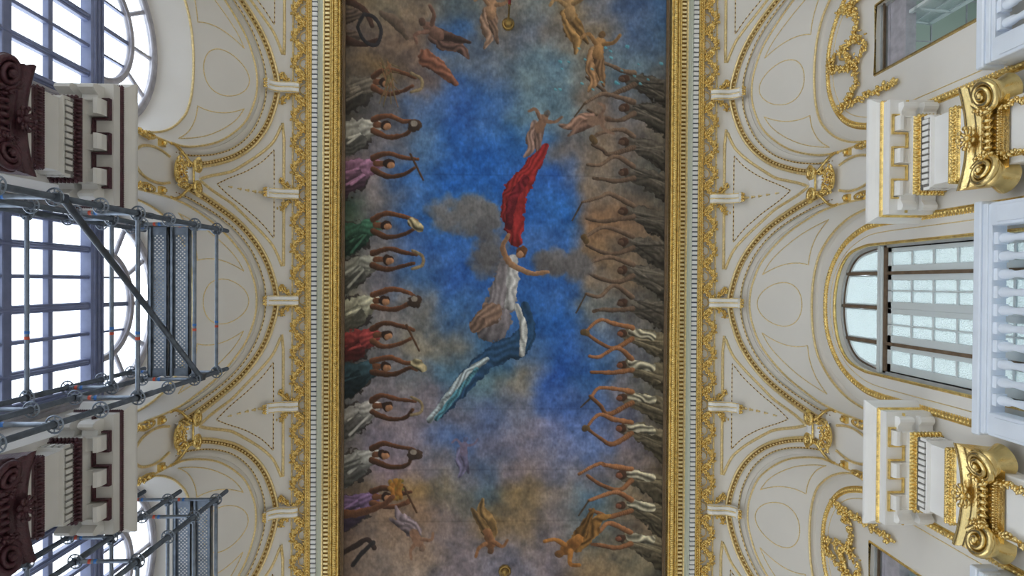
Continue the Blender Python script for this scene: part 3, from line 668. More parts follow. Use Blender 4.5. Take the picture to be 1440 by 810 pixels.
def rect_window(n, b):
    r = struct(empty('window_%d' % n, (4.72, b * P, 6.1))); O = (4.72, 0, 6.1); h = .437
    m = MB(); m.tube([(4.60, -h, 6.1), (4.60, -h, 9.12), (4.60, h, 9.12), (4.60, h, 6.1)], .02, 5); m.build('gilt_frame', GOLD, r, O)
    m = MB()
    for s in (1, -1): m.box((4.68, s * h, 6.1), (4.80, s * (h - .035), 9.12)); 
    m.box((4.68, -h, 9.06), (4.80, h, 9.12)); m.box((4.66, -h, 9.10), (4.70, h, 9.12)); m.build('outer_frame', FRAMER, r, O)
    m = MB(); m.box((4.66, -h, 9.045), (4.69, h, 9.062), 0); m.build('wood_head', WOOD, r, O); m = MB(); m.box((4.70, -h, 8.70), (4.83, h, 9.03), 0, .004); m.box((4.69, -h, 8.97), (4.72, h, 8.99)); m.build('blind_box', FRAMEV, r, O)
    # casement swung outwards, hinged at the far jamb
    m = MB(); L = .46; 
    m.box((0, 0, 6.2), (L, .035, 8.96), 0, .004)
    ca = bpy.data.objects.new
    m = MB()
    for a, b_ in ((0, .05), (L - .06, L)): m.box((a, 0, 6.2), (b_, .04, 8.95), 0, .004)
    for k in range(9): z = 6.2 + k * .338; m.box((0, 0, z), (L, .04, z + .045), 0, .004)
    m.box((L / 2 - .012, .005, 6.2), (L / 2 + .012, .035, 8.95), 0)
    o = m.build('casement', SASH, r, (0, 0, 6.1)); o.location = (.02, -.20, 0); o.rotation_euler = (0, 0, math.radians(4))
    m = MB(); m.box((.05, .015, 6.22), (L - .05, .022, 8.93)); g = m.build('pane', FROST, o, (0, 0, 6.1))
    return r
rect_window(2, -1); rect_window(3, 1)

# side rooms behind the open windows, and the loggia behind the paned one
for k, b in enumerate((-1, 1)):
    m = MB(); y0, y1 = b * P - 1.4, b * P + 1.4
    m.add([(6.6, y0, 5.8), (6.6, y1, 5.8), (6.6, y1, 9.8), (6.6, y0, 9.8)], [[0, 1, 2, 3]], 1, False)
    for y in (y0, y1): m.add([(4.82, y, 5.8), (6.6, y, 5.8), (6.6, y, 9.8), (4.82, y, 9.8)], [[0, 1, 2, 3]], 1, False)
    m.add([(4.82, y0, 9.8), (6.6, y0, 9.8), (6.6, y1, 9.8), (4.82, y1, 9.8)], [[0, 1, 2, 3]], 1, False); m.add([(4.82, y0, 5.8), (6.6, y0, 5.8), (6.6, y1, 5.8), (4.82, y1, 5.8)], [[0, 1, 2, 3]], 0, False)
    for j in range(1, 5): y = y0 + j * .56; m.box((6.585, y - .006, 5.8), (6.6, y + .006, 9.8), 2); m.box((4.9, y - .006, 9.785), (6.6, y + .006, 9.8), 2)
    for j in range(1, 7): z = 5.8 + j * .56; m.box((6.585, y0, z - .006), (6.6, y1, z + .006), 2)
    for j in range(1, 4): x = 4.82 + j * .5; m.box((x - .006, y0, 9.785), (x + .006, y1, 9.8), 2)
    m.box((4.82, b * P - 1.39, 6.0), (5.02, b * P + (-.45), 9.7), 0); m.box((4.82, b * P + .45, 6.0), (5.02, b * P + 1.39, 9.7), 0); m.box((4.82, b * P - .45, 9.14), (5.0, b * P + .45, 9.79), 0)
    struct(m.build('trim_%d' % (k + 1), [SASH, TILE, FRAMEV]))
    l = bpy.data.lights.new('added_room_light', 'POINT'); l.energy = 16; l.shadow_soft_size = .2; l.color = (.86, .98, 1); o = bpy.data.objects.new('added_room_light', l); o.location = (5.9, b * P, 8.3); COL.objects.link(o)  # added light for the side room, no source seen there
    sh = MB(); sh.ell((5.9, b * P, 8.6), np.eye(3), (.22, .22, .08), 0, ICO2); sh.tube([(5.9, b * P, 8.6), (5.9, b * P, 9.8)], .015, 6); so = sh.build('added_pendant', BULB)  # glowing pendant invented to go with the added light
    so['label'] = 'shallow glowing pendant added to light the tiled room behind the %s right window' % ('top', 'bottom')[k]; so['category'] = 'lamp'

def garland():
    r = empty('wall_garland', (4.58, 0, 8.6), ' ', 'garland', 'gilded flower garlands'); off = (4.58, 0, 8.6); X = 4.56; fl = (-1, 0, 0)
    m = MB()
    m.foliage(spline([(X, -.02, 10.08), (X, -.14, 9.78), (X, -.17, 9.52), (X, -.10, 9.34), (X, 0, 9.27), (X, .10, 9.34), (X, .17, 9.52), (X, .14, 9.78), (X, .02, 10.08)], 40), 150, .055, .034, 0, flat=fl)
    m.build('wreath', GOLD, r, off)
    for s in (1, -1):
        m = MB(); m.foliage(spline([(X, s * .13, 9.60), (X, s * .24, 9.47), (X, s * .38, 9.42), (X, s * .52, 9.50), (X, s * .62, 9.68), (X, s * .68, 9.84)], 30), 120, .06, .034, 0, flat=fl); m.build('swag', GOLD, r, off)
        m = MB(); m.foliage(spline([(X, s * .66, 9.74), (X, s * .665, 9.3), (X, s * .67, 8.62)], 30), 120, .05, .032, 0, flat=fl); m.build('drop', GOLD, r, off)
    m = MB(); m.foliage(spline([(X, -.11, 9.98), (X, -.03, 10.08), (X, .05, 10.08), (X, .11, 9.98)], 10), 26, .045, .036, 0, flat=fl)
    m.tube(spline([(X, -.15, 9.78), (X, -.03, 9.83), (X, .05, 9.62), (X, .14, 9.56)], 12), .02, 6); m.foliage([(X, -.1, 9.66), (X, .1, 9.62)], 30, .05, .035, 0, flat=fl); m.build('knot', GOLD, r, off)
    return r
pg = garland(); first = True
for b in (-1, 1):
    c = pg if first else copy_tree(pg); first = False
    place(c, (4.58, b * P, 8.6), 1, 'gilded flower wreath with swags on the %s right wall arch' % BN[b])

def balcony():
    r = empty('balcony', (4.6, 0, 6.0), ' ', 'balcony', 'white marble balconies'); O = (4.6, 0, 6.0)
    m = MB(); m.box((4.28, -1.08, 5.98), (4.60, 1.08, 6.12), 0, .015); m.box((4.33, -1.03, 5.88), (4.60, 1.03, 5.98), 0, .02); m.build('floor_slab', MARBLE, r, O)
    m = MB(); m.box((4.275, -1.085, 7.04), (4.49, 1.085, 7.125), 0, .012); m.box((4.295, -1.06, 6.985), (4.47, 1.06, 7.04), 0, .008); m.box((4.31, -1.05, 6.95), (4.455, 1.05, 6.99), 0, .006); m.build('handrail', MARBLE, r, O)
    m = MB(); m.box((4.30, -1.06, 6.12), (4.47, 1.06, 6.20), 0, .01); m.build('plinth_rail', MARBLE, r, O)
    for s in (1, -1):
        m = MB(); m.box((4.30, s * .85, 6.18), (4.46, s * 1.06, 6.96), 0, .008); m.box((4.288, s * .88, 6.28), (4.302, s * 1.03, 6.88), 0, .004); m.build('pedestal', MARBLE, r, O)
        m = MB(); m.box((4.42, s * .93, 6.12), (4.60, s * 1.05, 7.08), 0, .006); m.build('return_panel', MARBLE, r, O)
    prof = [(.055, 6.20), (.055, 6.26), (.03, 6.27), (.035, 6.31), (.058, 6.40), (.062, 6.47), (.053, 6.58), (.038, 6.68), (.030, 6.76), (.030, 6.80), (.042, 6.83), (.044, 6.86), (.044, 6.915)]
    b0 = None; me = None
    for k in range(10):
        y = -.735 + k * .163
        if b0 is None:
            m = MB(); m.grid([[(4.385 + q * cos(a), q * sin(a), z) for a in np.linspace(0, 2 * pi, 15)[:-1]] for q, z in prof], 0, True, closev=True); m.box((4.33, -.055, 6.91), (4.44, .055, 6.955), 0, .004)
            b0 = m.build('baluster', MARBLE, r, O); c = b0
        else: c = b0.copy(); COL.objects.link(c); c.parent = r
        c.location = (0, y, 0)
    return r
pb = balcony(); first = True
for b in (-1, 0, 1):
    c = pb if first else copy_tree(pb); first = False
    place(c, (4.6, b * P, 6.0), 1, 'white marble balustraded balcony at the right edge, %s of three' % BN[b])

# ------------------------------------------------------------------ left windows
def left_window(n, b):
    r = struct(empty('window_%d' % n, (-5.03, b * P, 6.0))); O = (5.03, 0, 6.0)
    def mk(m, name, mt, par=r): o = m.build(name, mt, par, O); o.scale = (-1, 1, 1) if par is r else (1, 1, 1); return o
    zc = 9.12
    m = MB(); arc = [(5.0, 1.12 * cos(a), zc + 1.15 * sin(a)) for a in np.linspace(0, pi, 40)]; path = [(5.0, 1.12, 6.0)] + arc + [(5.0, -1.12, 6.0)]
    m.tube(path, .055, 8); m.tube([(4.97, y * .955, zc + (z - zc) * .955 if z > zc else z) for x, y, z in path], .028, 6); mk(m, 'outer_frame', FRAMEV)
    m = MB(); arc2 = [(5.0, .66 * cos(a), zc + .62 * sin(a)) for a in np.linspace(0, pi, 30)]; m.tube(arc2, .048, 8); m.tube([(4.965, .625 * cos(a), zc + .585 * sin(a)) for a in np.linspace(0, pi, 30)], .014, 6); mk(m, 'inner_arch_bar', FRAMEV)
    m = MB()
    for a in (28, 58, 90, 122, 152):
        q = math.radians(a); m.tube([(5.02, .66 * cos(q), zc + .62 * sin(q)), (5.02, 1.10 * cos(q), zc + 1.13 * sin(q))], .032, 6)
    mk(m, 'radial_bars', FRAMEV)
    m = MB(); m.box((4.95, -1.13, 8.90), (5.10, 1.13, 9.13), 0, .02)
    for z in (8.94, 9.01, 9.08): m.tube([(4.945, -1.13, z), (4.945, 1.13, z)], .018, 6)
    mk(m, 'transom', FRAMEG)
    m = MB()
    for z in (8.29, 7.0): m.box((4.99, -1.1, z - .035), (5.06, 1.1, z + .035), 0, .008)
    m.box((4.97, -1.1, 7.62), (5.07, 1.1, 7.74), 0, .01); mk(m, 'crossbars', FRAMEG)
    for y, w in ((-.99, .05), (-.665, .04), (-.338, .022), (0, .045), (.33, .022), (.66, .04), (.99, .05)):
        m = MB(); m.box((4.98, y - w, 6.0), (5.07, y + w, 8.92), 0, .012)
        if w >= .04: m.tube([(4.975, y, 6.0), (4.975, y, 8.86)], .018, 6)
        if abs(y) < .95:
            zt = zc + (.62 * sqrt(max(0, 1 - (y / .66) ** 2)))
            if zt > zc + .05: m.box((5.0, y - w * .6, 9.1), (5.05, y + w * .6, zt), 0)
        mk(m, 'mullion', FRAMEG)
    m = MB(); path = [(5.035, y, z) for x, y, z in path]; k = len(path); m.add(path, [list(range(k))], 0, False); mk(m, 'pane', CLEAR)
for n, b in ((4, -1), (5, 0), (6, 1)): left_window(n, b)

# ------------------------------------------------------------------ scaffolds
def scaffold(Y0, Y1, zdeck, label, extra):
    r = empty('scaffold_tower', (-3.7, Y0, 0), label, 'scaffold'); O = (-3.7, Y0, 0)
    rows = (-3.70, -4.30, -4.76); R = .027; LV = [9.34 - .565 * k for k in range(0, 16)]
    def B(m, name, mt, par=r): return m.build(name, mt, par, O)
    ring = MB()
    for q in (.069, .034): ring.tube([(q * cos(a), q * sin(a), 0) for a in np.linspace(0, 2 * pi, 21)[:-1]], .008, 4, 0, closed=True)
    for k in range(8): a = pi / 4 * k; ring.tube([(.028 * cos(a), .028 * sin(a), 0), (.069 * cos(a), .069 * sin(a), 0)], .006, 4)
    r0 = None
    for x in rows:
        for y in (Y0, Y1):
            m = MB(); m.tube([(x, y, .02), (x, y, 9.645)], R, 10)
            m.box((x - .07, y - .07, 0), (x + .07, y + .07, .02)); m.tube([(x, y, 7.6), (x, y, 7.9)], R + .004, 10)
            st = B(m, 'standard', STEELD)
            for z in LV[:8]:
                if r0 is None: r0 = ring.build('rosette', STEEL, st)
                c = r0 if not r0.get('used') else r0.copy()
                if r0.get('used'): COL.objects.link(c); c.parent = st
                r0['used'] = 1; c.location = (x + 3.7, y - Y0, z)
    def ledger(x0, y0, x1, y1, z, tags=True):
        m = MB(); a, b = A(x0, y0, z), A(x1, y1, z); d = unit(b - a); m.tube([a + d * .03, b - d * .03], .022, 8)
        for e, sg in ((a, 1), (b, -1)):
            c = e + d * sg * .055; m.box(c - A(.025, .02, .035), c + A(.025, .02, .035), 0, .006); m.box(e + d * sg * .06 - A(.008, .008, .05), e + d * sg * .06 + A(.008, .008, .05), 0)
        o = B(m, 'ledger', STEEL)
        if tags:
            L = np.linalg.norm(b - a); q = a + d * L * .64
            for off_, mt, nm in ((0, BLUETAG, 'blue_band'), (.055, REDTAG, 'red_band')):
                m = MB(); m.tube([q + d * off_, q + d * (off_ + .03)], .0232, 8); B(m, nm, mt, o)
    A_, B_, C_ = rows
    for z, x in ((9.34, A_), (8.775, A_), (7.645, A_), (5.92, A_), (8.21, B_), (7.645, C_), (6.515, C_), (5.95, B_)): ledger(x, Y0, x, Y1, z)
    if extra: ledger(B_, Y0, B_, Y1, 9.34)
    for y in (Y0, Y1):
        for z in (9.34, 8.775, 7.645, 6.515): ledger(A_, y, B_, y, z)
        for z in (9.34, 8.21, 7.08, 6.515): ledger(B_, y, C_, y, z)
    for yy in (Y0, Y1): m = MB(); m.tube([(A_ , yy, 5.0), (B_, yy, 6.0)], .02, 8); B(m, 'end_brace', STEELD)
    m = MB(); m.tube([(A_ + .04, Y0, 6.54), (A_ + .04, Y1, 8.865)], .029, 10); m.box((A_ + .0, Y0 - .03, 6.49), (A_ + .07, Y0 + .05, 6.59), 0, .01); m.box((A_ + .0, Y1 - .05, 8.815), (A_ + .07, Y1 + .03, 8.915), 0, .01); B(m, 'diagonal_brace', STEELD)
    m = MB(); m.tube([(B_ + .04, Y1, 5.97), (B_ + .04, Y0, 8.03)], .020, 8) if False else m.tube([(C_ - .04, Y0, 5.0), (C_ - .04, Y1, 5.9)], .02, 8); B(m, 'diagonal_brace', STEELD)
    # perforated steel decks: slotted sheet with flanges
    for x0, x1 in ((-4.004, -3.778), (-4.253, -4.027)):
        y0, y1 = Y0 + .03, Y1 - .03; z = zdeck; m = MB()
        m.box((x0, y0, z - .065), (x0 + .010, y1, z + .0)); m.box((x1 - .010, y0, z - .065), (x1, y1, z)); m.box((x0, y0, z - .065), (x0 + .036, y1, z - .060)); m.box((x1 - .036, y0, z - .065), (x1, y1, z - .060))
        m.box((x0, y0, z - .04), (x1, y0 + .09, z)); m.box((x0, y1 - .09, z - .04), (x1, y1, z))
        # sheet with rows of round perforations (octagonal holes in square cells)
        xa, xb = x0 + .01, x1 - .01; nx = 9; cell = (xb - xa) / nx; ny = int((y1 - y0 - .18) / cell)
        cy0 = y0 + .09; cyl = (y1 - y0 - .18) / ny
        V = []; F = []
        for i in range(nx):
            for j in range(ny):
                cx, cy = xa + (i + .5) * cell, cy0 + (j + .5) * cyl; h = cell / 2; hy = cyl / 2; base = len(V)
                if 1 < i < nx - 2 and (i + j) % 2:
                    rr = cell * .42
                    outer = [(h, 0), (h, hy), (0, hy), (-h, hy), (-h, 0), (-h, -hy), (0, -hy), (h, -hy)]
                    for k, (a, b) in enumerate(outer): V.append((cx + a, cy + b, z - .03))
                    for k in range(8): V.append((cx + rr * cos(k * pi / 4), cy + rr * sin(k * pi / 4), z - .03))
                    F += [[base + k, base + (k + 1) % 8, base + 8 + (k + 1) % 8, base + 8 + k] for k in range(8)]
                else:
                    V += [(cx - h, cy - hy, z - .03), (cx + h, cy - hy, z - .03), (cx + h, cy + hy, z - .03), (cx - h, cy + hy, z - .03)]; F.append([base, base + 1, base + 2, base + 3])
        m.add(V, F, 0, False); B(m, 'deck_plank', STEEL)
    return r
scaffold(-.961, .847, 8.866, 'steel tube scaffold tower with perforated decks before the middle left window', False)
scaffold(2.457, 4.265, 9.43, 'steel tube scaffold tower partly cut off at the bottom left corner', True)

# ------------------------------------------------------------------ painting
PY0, PY1, PX = -6.3, 6.4, 2.705
def srgb(c): c = np.asarray(c, float) / 255; return np.where(c <= .04045, c / 12.92, ((c + .055) / 1.055) ** 2.4)
def fbm(nx, ny, cell, oct=4, seed=1):
    R = np.random.RandomState(seed); out = np.zeros((ny, nx)); amp = 1; tot = 0
    for o in range(oct):
        gx, gy = int(nx / cell) + 3, int(ny / cell) + 3; g = R.rand(gy, gx)
        x = np.arange(nx) / cell; y = np.arange(ny) / cell; xi = x.astype(int); yi = y.astype(int); fx = x - xi; fy = y - yi; fx = fx * fx * (3 - 2 * fx); fy = fy * fy * (3 - 2 * fy)
        a = g[np.ix_(yi, xi)]; b = g[np.ix_(yi, xi + 1)]; c = g[np.ix_(yi + 1, xi)]; d = g[np.ix_(yi + 1, xi + 1)]
        out += amp * ((a * (1 - fx) + b * fx) * (1 - fy)[:, None] + (c * (1 - fx) + d * fx) * fy[:, None]); tot += amp; amp *= .55; cell = max(2, cell / 2)
    return out / tot
def paint(U, Vv):
    """Loose painting: a sky of blue and umber clouds, standing robed figures along both long sides and
    drifting draped figures; a plain stand-in with its own simple shapes."""
    nx, ny = len(U), len(Vv); GX = [484, 540, 590, 640, 690, 740, 790, 840, 890, 940]; GY = [0, 55, 100, 150, 200, 250, 300, 350, 400, 440, 490, 530, 580, 620, 655, 690, 730, 800]
    T = """5f503c 695f50 736455 5a6469 73695f 787d7d 8c785a 737378 4b5f82 3c5f8c
5a504b 64554b 735f50 3c5f8c 6e6964 737882 82786e 7d6e5a 506482 465f78
554b41 6e5a41 695a55 556478 646e7d 697d87 698291 73736e 5f7382 555a5f
46413c 645f5f 4b6996 375fa0 3c649b 5f7887 697d87 7d695a 6e6e73 5f554b
555555 646064 557396 2d5fa5 2d5fa5 3264a0 6e6969 7d6e5f 6e645f 5f5a50
6e5055 6e696e 3c69a5 285faa 285faa 2d5fa5 325fa8 87786a 645f5a 555550
374b3c 6e6969 4169a0 3264a0 3564a0 3264aa 2d64aa 967355 6e5a4b 555550
5a5a50 6e6969 466496 325fa0 3c5f96 3c64a0 3c64a0 826950 736455 55504b
6e695f 736e73 466996 325a9b 325fa0 325fa0 3764a5 827364 6e5f50 504e48
6e6e5f 736e6e 6e6e6e 3c6496 375f96 2d5a96 2d5fa5 787873 69645f 555048
504b46 6e6c6e 7d7669 6e6e69 3c648c 46648c 325fa5 50698c 6e6e73 5f5a50
464b4b 6e696e 6e7378 50738c 5a737d 7d786e 325aa5 3c6496 6e6e78 5f5c55
645f5a 786e73 7d7378 6e6e7d 5a698c 696e82 4664a0 506491 696978 5a554b
5f5a58 7d737d 827882 4b6491 6e6e82 787382 6e78a0 5a6e9b 6e6978 554e46
6e695a 786973 877878 6e6e78 505f78 786e73 787887 73737d 736969 554b3e
4b4137 6e5f50 876e4b 6e695f 505f69 826e50 7d736e 50697d 73695a 50463c
5f4b41 7d695a 826955 6e6464 826946 826e55 7d7373 5a696e 6e5f50 463e37
5f5046 78695f 827369 786e73 78737d 78737d 786e73 826e55 7d735f 504e46"""
    C = np.array([[[int(h[i:i + 2], 16) for i in (0, 2, 4)] for h in r.split()] for r in T.split('\n')], float)
    w1 = fbm(nx, ny, 60, 4, 11) - .5; w2 = fbm(nx, ny, 60, 4, 12) - .5
    X = U[None, :] + w1 * 62; Y = Vv[:, None] + w2 * 62
    fx = np.clip(np.interp(X, GX, range(len(GX))), 0, len(GX) - 1.001); fy = np.clip(np.interp(Y, GY, range(len(GY))), 0, len(GY) - 1.001)
    xi = fx.astype(int); yi = fy.astype(int); a = fx - xi; b = fy - yi; s = lambda t: t * t * t * (t * (6 * t - 15) + 10) * .6 + .4 * t; a = s(a)[..., None]; b = s(b)[..., None]
    img = C[yi, xi] * (1 - a) * (1 - b) + C[yi, xi + 1] * a * (1 - b) + C[yi + 1, xi] * (1 - a) * b + C[yi + 1, xi + 1] * a * b
    n1 = fbm(nx, ny, 22, 4, 5)[..., None] - .5; n2 = fbm(nx, ny, 9, 3, 6)[..., None] - .5
    img = img * (1 + .35 * n1 + .32 * n2) + A(16, 9, 0) * n1 * 1.6
    for q in (246, 576, 662, 735): img *= (1 - .10 * np.exp(-((Vv[:, None, None] - q) / 1.0) ** 2))
    UU, VV = np.meshgrid(U, Vv); jit = (fbm(nx, ny, 7, 3, 9) - .5); low = (fbm(nx, ny, 26, 2, 19) - .5) * 9
    R = np.random.RandomState(21)
    def blend(y0, y1, x0, x1, mask, col): img[y0:y1, x0:x1] = img[y0:y1, x0:x1] * (1 - mask[..., None]) + col * mask[..., None]
    def cap(p, r0, q, r1, col, soft=.9, sh=.28, al=1., folds=0.):
        (ax, ay), (bx, by) = p, q; m = max(r0, r1) + 4; sx = np.searchsorted; x0, x1 = sx(U, min(ax, bx) - m), sx(U, max(ax, bx) + m); y0, y1 = sx(Vv, min(ay, by) - m), sx(Vv, max(ay, by) + m)
        if x1 - x0 < 1 or y1 - y0 < 1: return
        u, v = UU[y0:y1, x0:x1], VV[y0:y1, x0:x1]; dx, dy = bx - ax, by - ay; L = dx * dx + dy * dy + 1e-6; t = np.clip(((u - ax) * dx + (v - ay) * dy) / L, 0, 1)
        px, py = u - ax - t * dx, v - ay - t * dy; d = np.hypot(px, py); r = (r0 + (r1 - r0) * t) * (1 + .35 * jit[y0:y1, x0:x1] * 2)
        mask = np.clip((r - d) / soft + .5, 0, 1) * al; k = np.clip((-(v - ay - np.clip(t, .02, .98) * dy) * .8 + (u - ax - np.clip(t, .02, .98) * dx) * .6) / (r + 1e-3), -1, 1) * (np.hypot(dx, dy) > 1)
        f = 1 + sh * k
        if folds: side = (px * dy - py * dx) / sqrt(L); f = f + folds * np.sin(side * .7 + 2 * low[y0:y1, x0:x1])
        blend(y0, y1, x0, x1, mask, np.asarray(col, float) * f[..., None])
    def path(pts, rs, col, **k):
        P_ = spline([A(*p) for p in pts], 9 * len(pts)); rr = np.interp(np.linspace(0, 1, len(P_)), np.linspace(0, 1, len(rs)), rs)
        for i in range(len(P_) - 1): cap(P_[i], rr[i], P_[i + 1], rr[i + 1], col, **k)
    SK = (96, 62, 42); SKL = (150, 108, 78)
    # standing figures along the left side: feet at the frame, heads inward
    people = [(118, (92, 84, 74)), (178, (140, 136, 126)), (232, (128, 92, 112)), (318, (52, 84, 66)), (366, (120, 118, 108)), (424, (150, 146, 126)), (472, (122, 52, 50)), (516, (44, 62, 68)), (572, (142, 138, 132)), (640, (134, 132, 126)), (700, (98, 78, 104))]
    for i, (y, c) in enumerate(people):
        dy = R.uniform(-4, 10); hx = 541 + R.uniform(-6, 6); cap((470, y + 26), 28, (502, y + 16), 22, (44, 39, 36), al=.9, folds=.12)
        cap((478, y + 22 + dy), 24, (524, y + 3), 12, A(*c) * .86, folds=.14, sh=.4); cap((474, y + 40), 14, (508, y + 24), 9, A(*c) * .5, folds=.14)
        for k in range(5): cap((488 + R.uniform(-6, 8), y + 24 + R.uniform(-14, 14) + dy), 1.8, (524 + R.uniform(-6, 4), y + 3 + R.uniform(-8, 8)), 1.2, A(*c) * R.choice([.45, .6, 1.3, 1.4]), al=.75)
        cap((518, y + 4), 11, (532, y + 1), 7, A(*c) * 1.12, folds=.15)
        cap((530, y), 4.5, (540, y), 4, SK); cap((hx + 2, y), 7, (hx + 5, y), 6, (44, 30, 24)); cap((hx + 4, y + 2.5), 4.5, (hx + 7, y + 2), 4, SKL)
        ex = 588 + R.uniform(-8, 6)
        u1, u2, v1, v2 = R.uniform(-8, 6), R.uniform(-6, 8), R.uniform(-6, 8), R.uniform(-8, 6)
        path([(526, y - 8), (546 + u1, y - 16 + u2 * .5), (568 + u1, y - 12 + u2), (ex, y - 7)], [4.4, 3.4, 2.8, 2.3], A(*SK) * R.uniform(.85, 1.15), sh=.45)
        path([(526, y + 8), (548 + v1, y + 15 + v2 * .5), (570 + v1, y + 10 + v2), (ex - 4, y + 5)], [4.4, 3.4, 2.8, 2.3], A(*SK) * R.uniform(.8, 1.05), sh=.45)
        k = i % 4; g = (74, 52, 36)
        if k == 0: path([(ex - 6, y - 13), (ex + 8, y - 5), (ex + 8, y + 8), (ex - 6, y + 13)], [2, 2], (120, 104, 78))
        elif k == 1: cap((ex, y), 9, (ex + 3, y), 8, (60, 46, 38)); cap((ex - 1, y - 3), 4, (ex, y - 3), 4, (130, 120, 108))
        elif k == 2: cap((ex - 10, y - 14), 1.6, (ex + 8, y + 22), 1.3, g)
        else: cap((ex - 6, y - 4), 7, (ex + 4, y + 3), 6, (136, 124, 96), folds=.4)
    for y in (60, 28): cap((478, y), 16, (500, y - 4), 9, (70, 58, 50), folds=.25)
    path([(486, 4), (512, 18), (524, 40)], [6, 4, 3], (60, 42, 34)); path([(486, 60), (510, 66), (530, 60)], [6, 4, 3], (60, 42, 34))
    path([(512, 24), (526, 28), (536, 46), (530, 66), (514, 62), (504, 42), (512, 24)], [2.4, 2.4], (38, 36, 38))
    for k in range(26): cap((546 + R.uniform(-4, 4), 112 + R.uniform(-22, 22)), 1.3, (548 + R.uniform(-20, 14), 118 + R.uniform(-36, 36)), .7, (96 + R.uniform(-14, 24), 82, 56), al=.8)
    for k in range(14): cap((556 + R.uniform(-8, 8), 690 + R.uniform(-14, 14)), 3.2, (562 + R.uniform(-8, 8), 690 + R.uniform(-14, 14)), 2, (128 + R.uniform(-30, 30), 96, 42), al=.9)
    path([(478, 724), (510, 722), (540, 712), (556, 700)], [6, 5, 4, 3], SK)
    path([(486, 778), (504, 768), (520, 760), (530, 772)], [4, 3], (50, 38, 34)); path([(500, 796), (512, 780), (528, 764)], [3, 3], (44, 40, 40))
    # the shadowy company along the right side
    for i, y in enumerate([108, 150, 196, 240, 292, 338, 380, 424, 466, 512, 562, 604, 668, 712, 760]):
        b = .9 + .022 * i; c = A(84, 78, 70) * b if i < 8 else A(118, 108, 88) * (.82 + .04 * (i % 3)); yy = y + R.uniform(-3, 3); q = 6 if i > 10 else 0
        cap((952, yy + 26 + q), 22, (906, yy + 6), 13, c * .74, folds=.2); cap((930, yy + 14), 15, (888, yy + 2), 10, c, folds=.14, al=.9)
        for k in range(5): cap((936 + R.uniform(-6, 8), yy + 16 + R.uniform(-12, 12)), 1.6, (896 + R.uniform(-6, 6), yy + 3 + R.uniform(-8, 8)), 1.1, c * R.choice([.55, .7, 1.25, 1.4]), al=.7)
        if i >= 8: cap((922, yy + 4), 6, (892, yy - 2), 6, (146, 140, 122), folds=.4)
        cap((880, yy), 6, (877, yy), 5.5, (66, 48, 38)); cap((876, yy + 1), 3.6, (874, yy + 1), 3.4, (112, 72, 54) if i > 7 else (84, 64, 52))
        sk = (128, 88, 60) if i > 7 else (98, 80, 66)
        g1, g2, g3 = R.uniform(-10, 8), R.uniform(-7, 7), R.uniform(-8, 10)
        path([(893, yy - 8), (866 + g3, yy - 18 + g2), (846, yy - 14 + g1), (826 + g3, yy - 6 + g2)], [3.8, 3, 2.5, 2], sk, sh=.45); path([(893, yy + 8), (868 - g3, yy + 17 + g2), (848, yy + 12 - g1 * .5), (832 + g1, yy + 5 - g2)], [3.8, 3, 2.5, 2], A(*sk) * .86, sh=.45)
        if i % 3 == 1: cap((826 + g3, yy - 6 + g2), 1.2, (812 + g3, yy + 14), 1.1, (70, 56, 40))
        elif i % 3 == 2: cap((824 + g3, yy + g2 - 6), 4.5, (828 + g3, yy), 4, (92, 74, 50))
    # drifting draped figures and cloud swirls in the middle
    def floater(x, y, a, s_, body, cloth, al=.9):
        c, n = cos(a), sin(a); T_ = lambda u, v: (x + s_ * (u * c - v * n), y + s_ * (u * n + v * c))
        path([T_(-4, 10), T_(-2, 30), T_(6, 46), T_(2, 62)], [9 * s_, 9 * s_, 6 * s_, 2 * s_], cloth, folds=.22, al=al); path([T_(2, 12), T_(12, 34), T_(20, 50)], [8 * s_, 5 * s_, 2 * s_], A(*cloth) * .8, folds=.2, al=al)
        path([T_(0, -6), T_(1, 12)], [7 * s_, 7 * s_], body, al=al); path([T_(-5, -3), T_(-18, -12), T_(-26, -4)], [3.2 * s_, 2.4 * s_, 2 * s_], body, al=al); path([T_(6, -4), T_(18, -10), T_(24, -22)], [3.2 * s_, 2.4 * s_, 2 * s_], body, al=al)
        cap(T_(0, -15), 4.6 * s_, T_(1, -17), 4.4 * s_, A(*body) * .72, al=al)
    floater(606, 44, -.9, 1.05, (104, 78, 66), (92, 70, 62)); path([(600, 84), (618, 98), (640, 118)], [12, 10, 4], (112, 74, 58), folds=.2); path([(572, 56), (556, 34), (536, 22)], [3, 8, 4], (88, 74, 62), al=.8)
    floater(690, 10, .2, .95, (134, 104, 80), (124, 100, 84)); floater(800, 8, -.1, 1.05, (140, 112, 78), (134, 104, 66)); floater(842, 62, .25, 1.05, (140, 106, 70), (130, 100, 72)); floater(842, 166, 1.45, .9, (128, 102, 86), (126, 98, 84), .6)
    floater(762, 170, .5, .9, (126, 96, 78), (124, 100, 90), .6); floater(692, 762, 3.0, .95, (128, 90, 62), (132, 104, 66)); floater(806, 772, -2.2, 1.15, (144, 98, 52), (140, 102, 56)); floater(590, 760, 2.6, .9, (130, 98, 78), (120, 106, 110), .55); floater(655, 630, .2, .7, (110, 100, 120), (100, 96, 120), .45)
    # central draped figure with billowing cloths
    def puff(x, y, w, h, n, c):
        for k in range(n):
            a, q = R.uniform(0, 2 * pi), sqrt(R.uniform()); X_, Y_ = x + w * q * cos(a), y + h * q * sin(a); r_ = R.uniform(6, 13)
            cap((X_, Y_), r_, (X_ + R.uniform(-8, 8), Y_ + R.uniform(-6, 6)), r_ * .8, A(*c) * R.uniform(.82, 1.14), soft=7, al=.55, sh=.16)
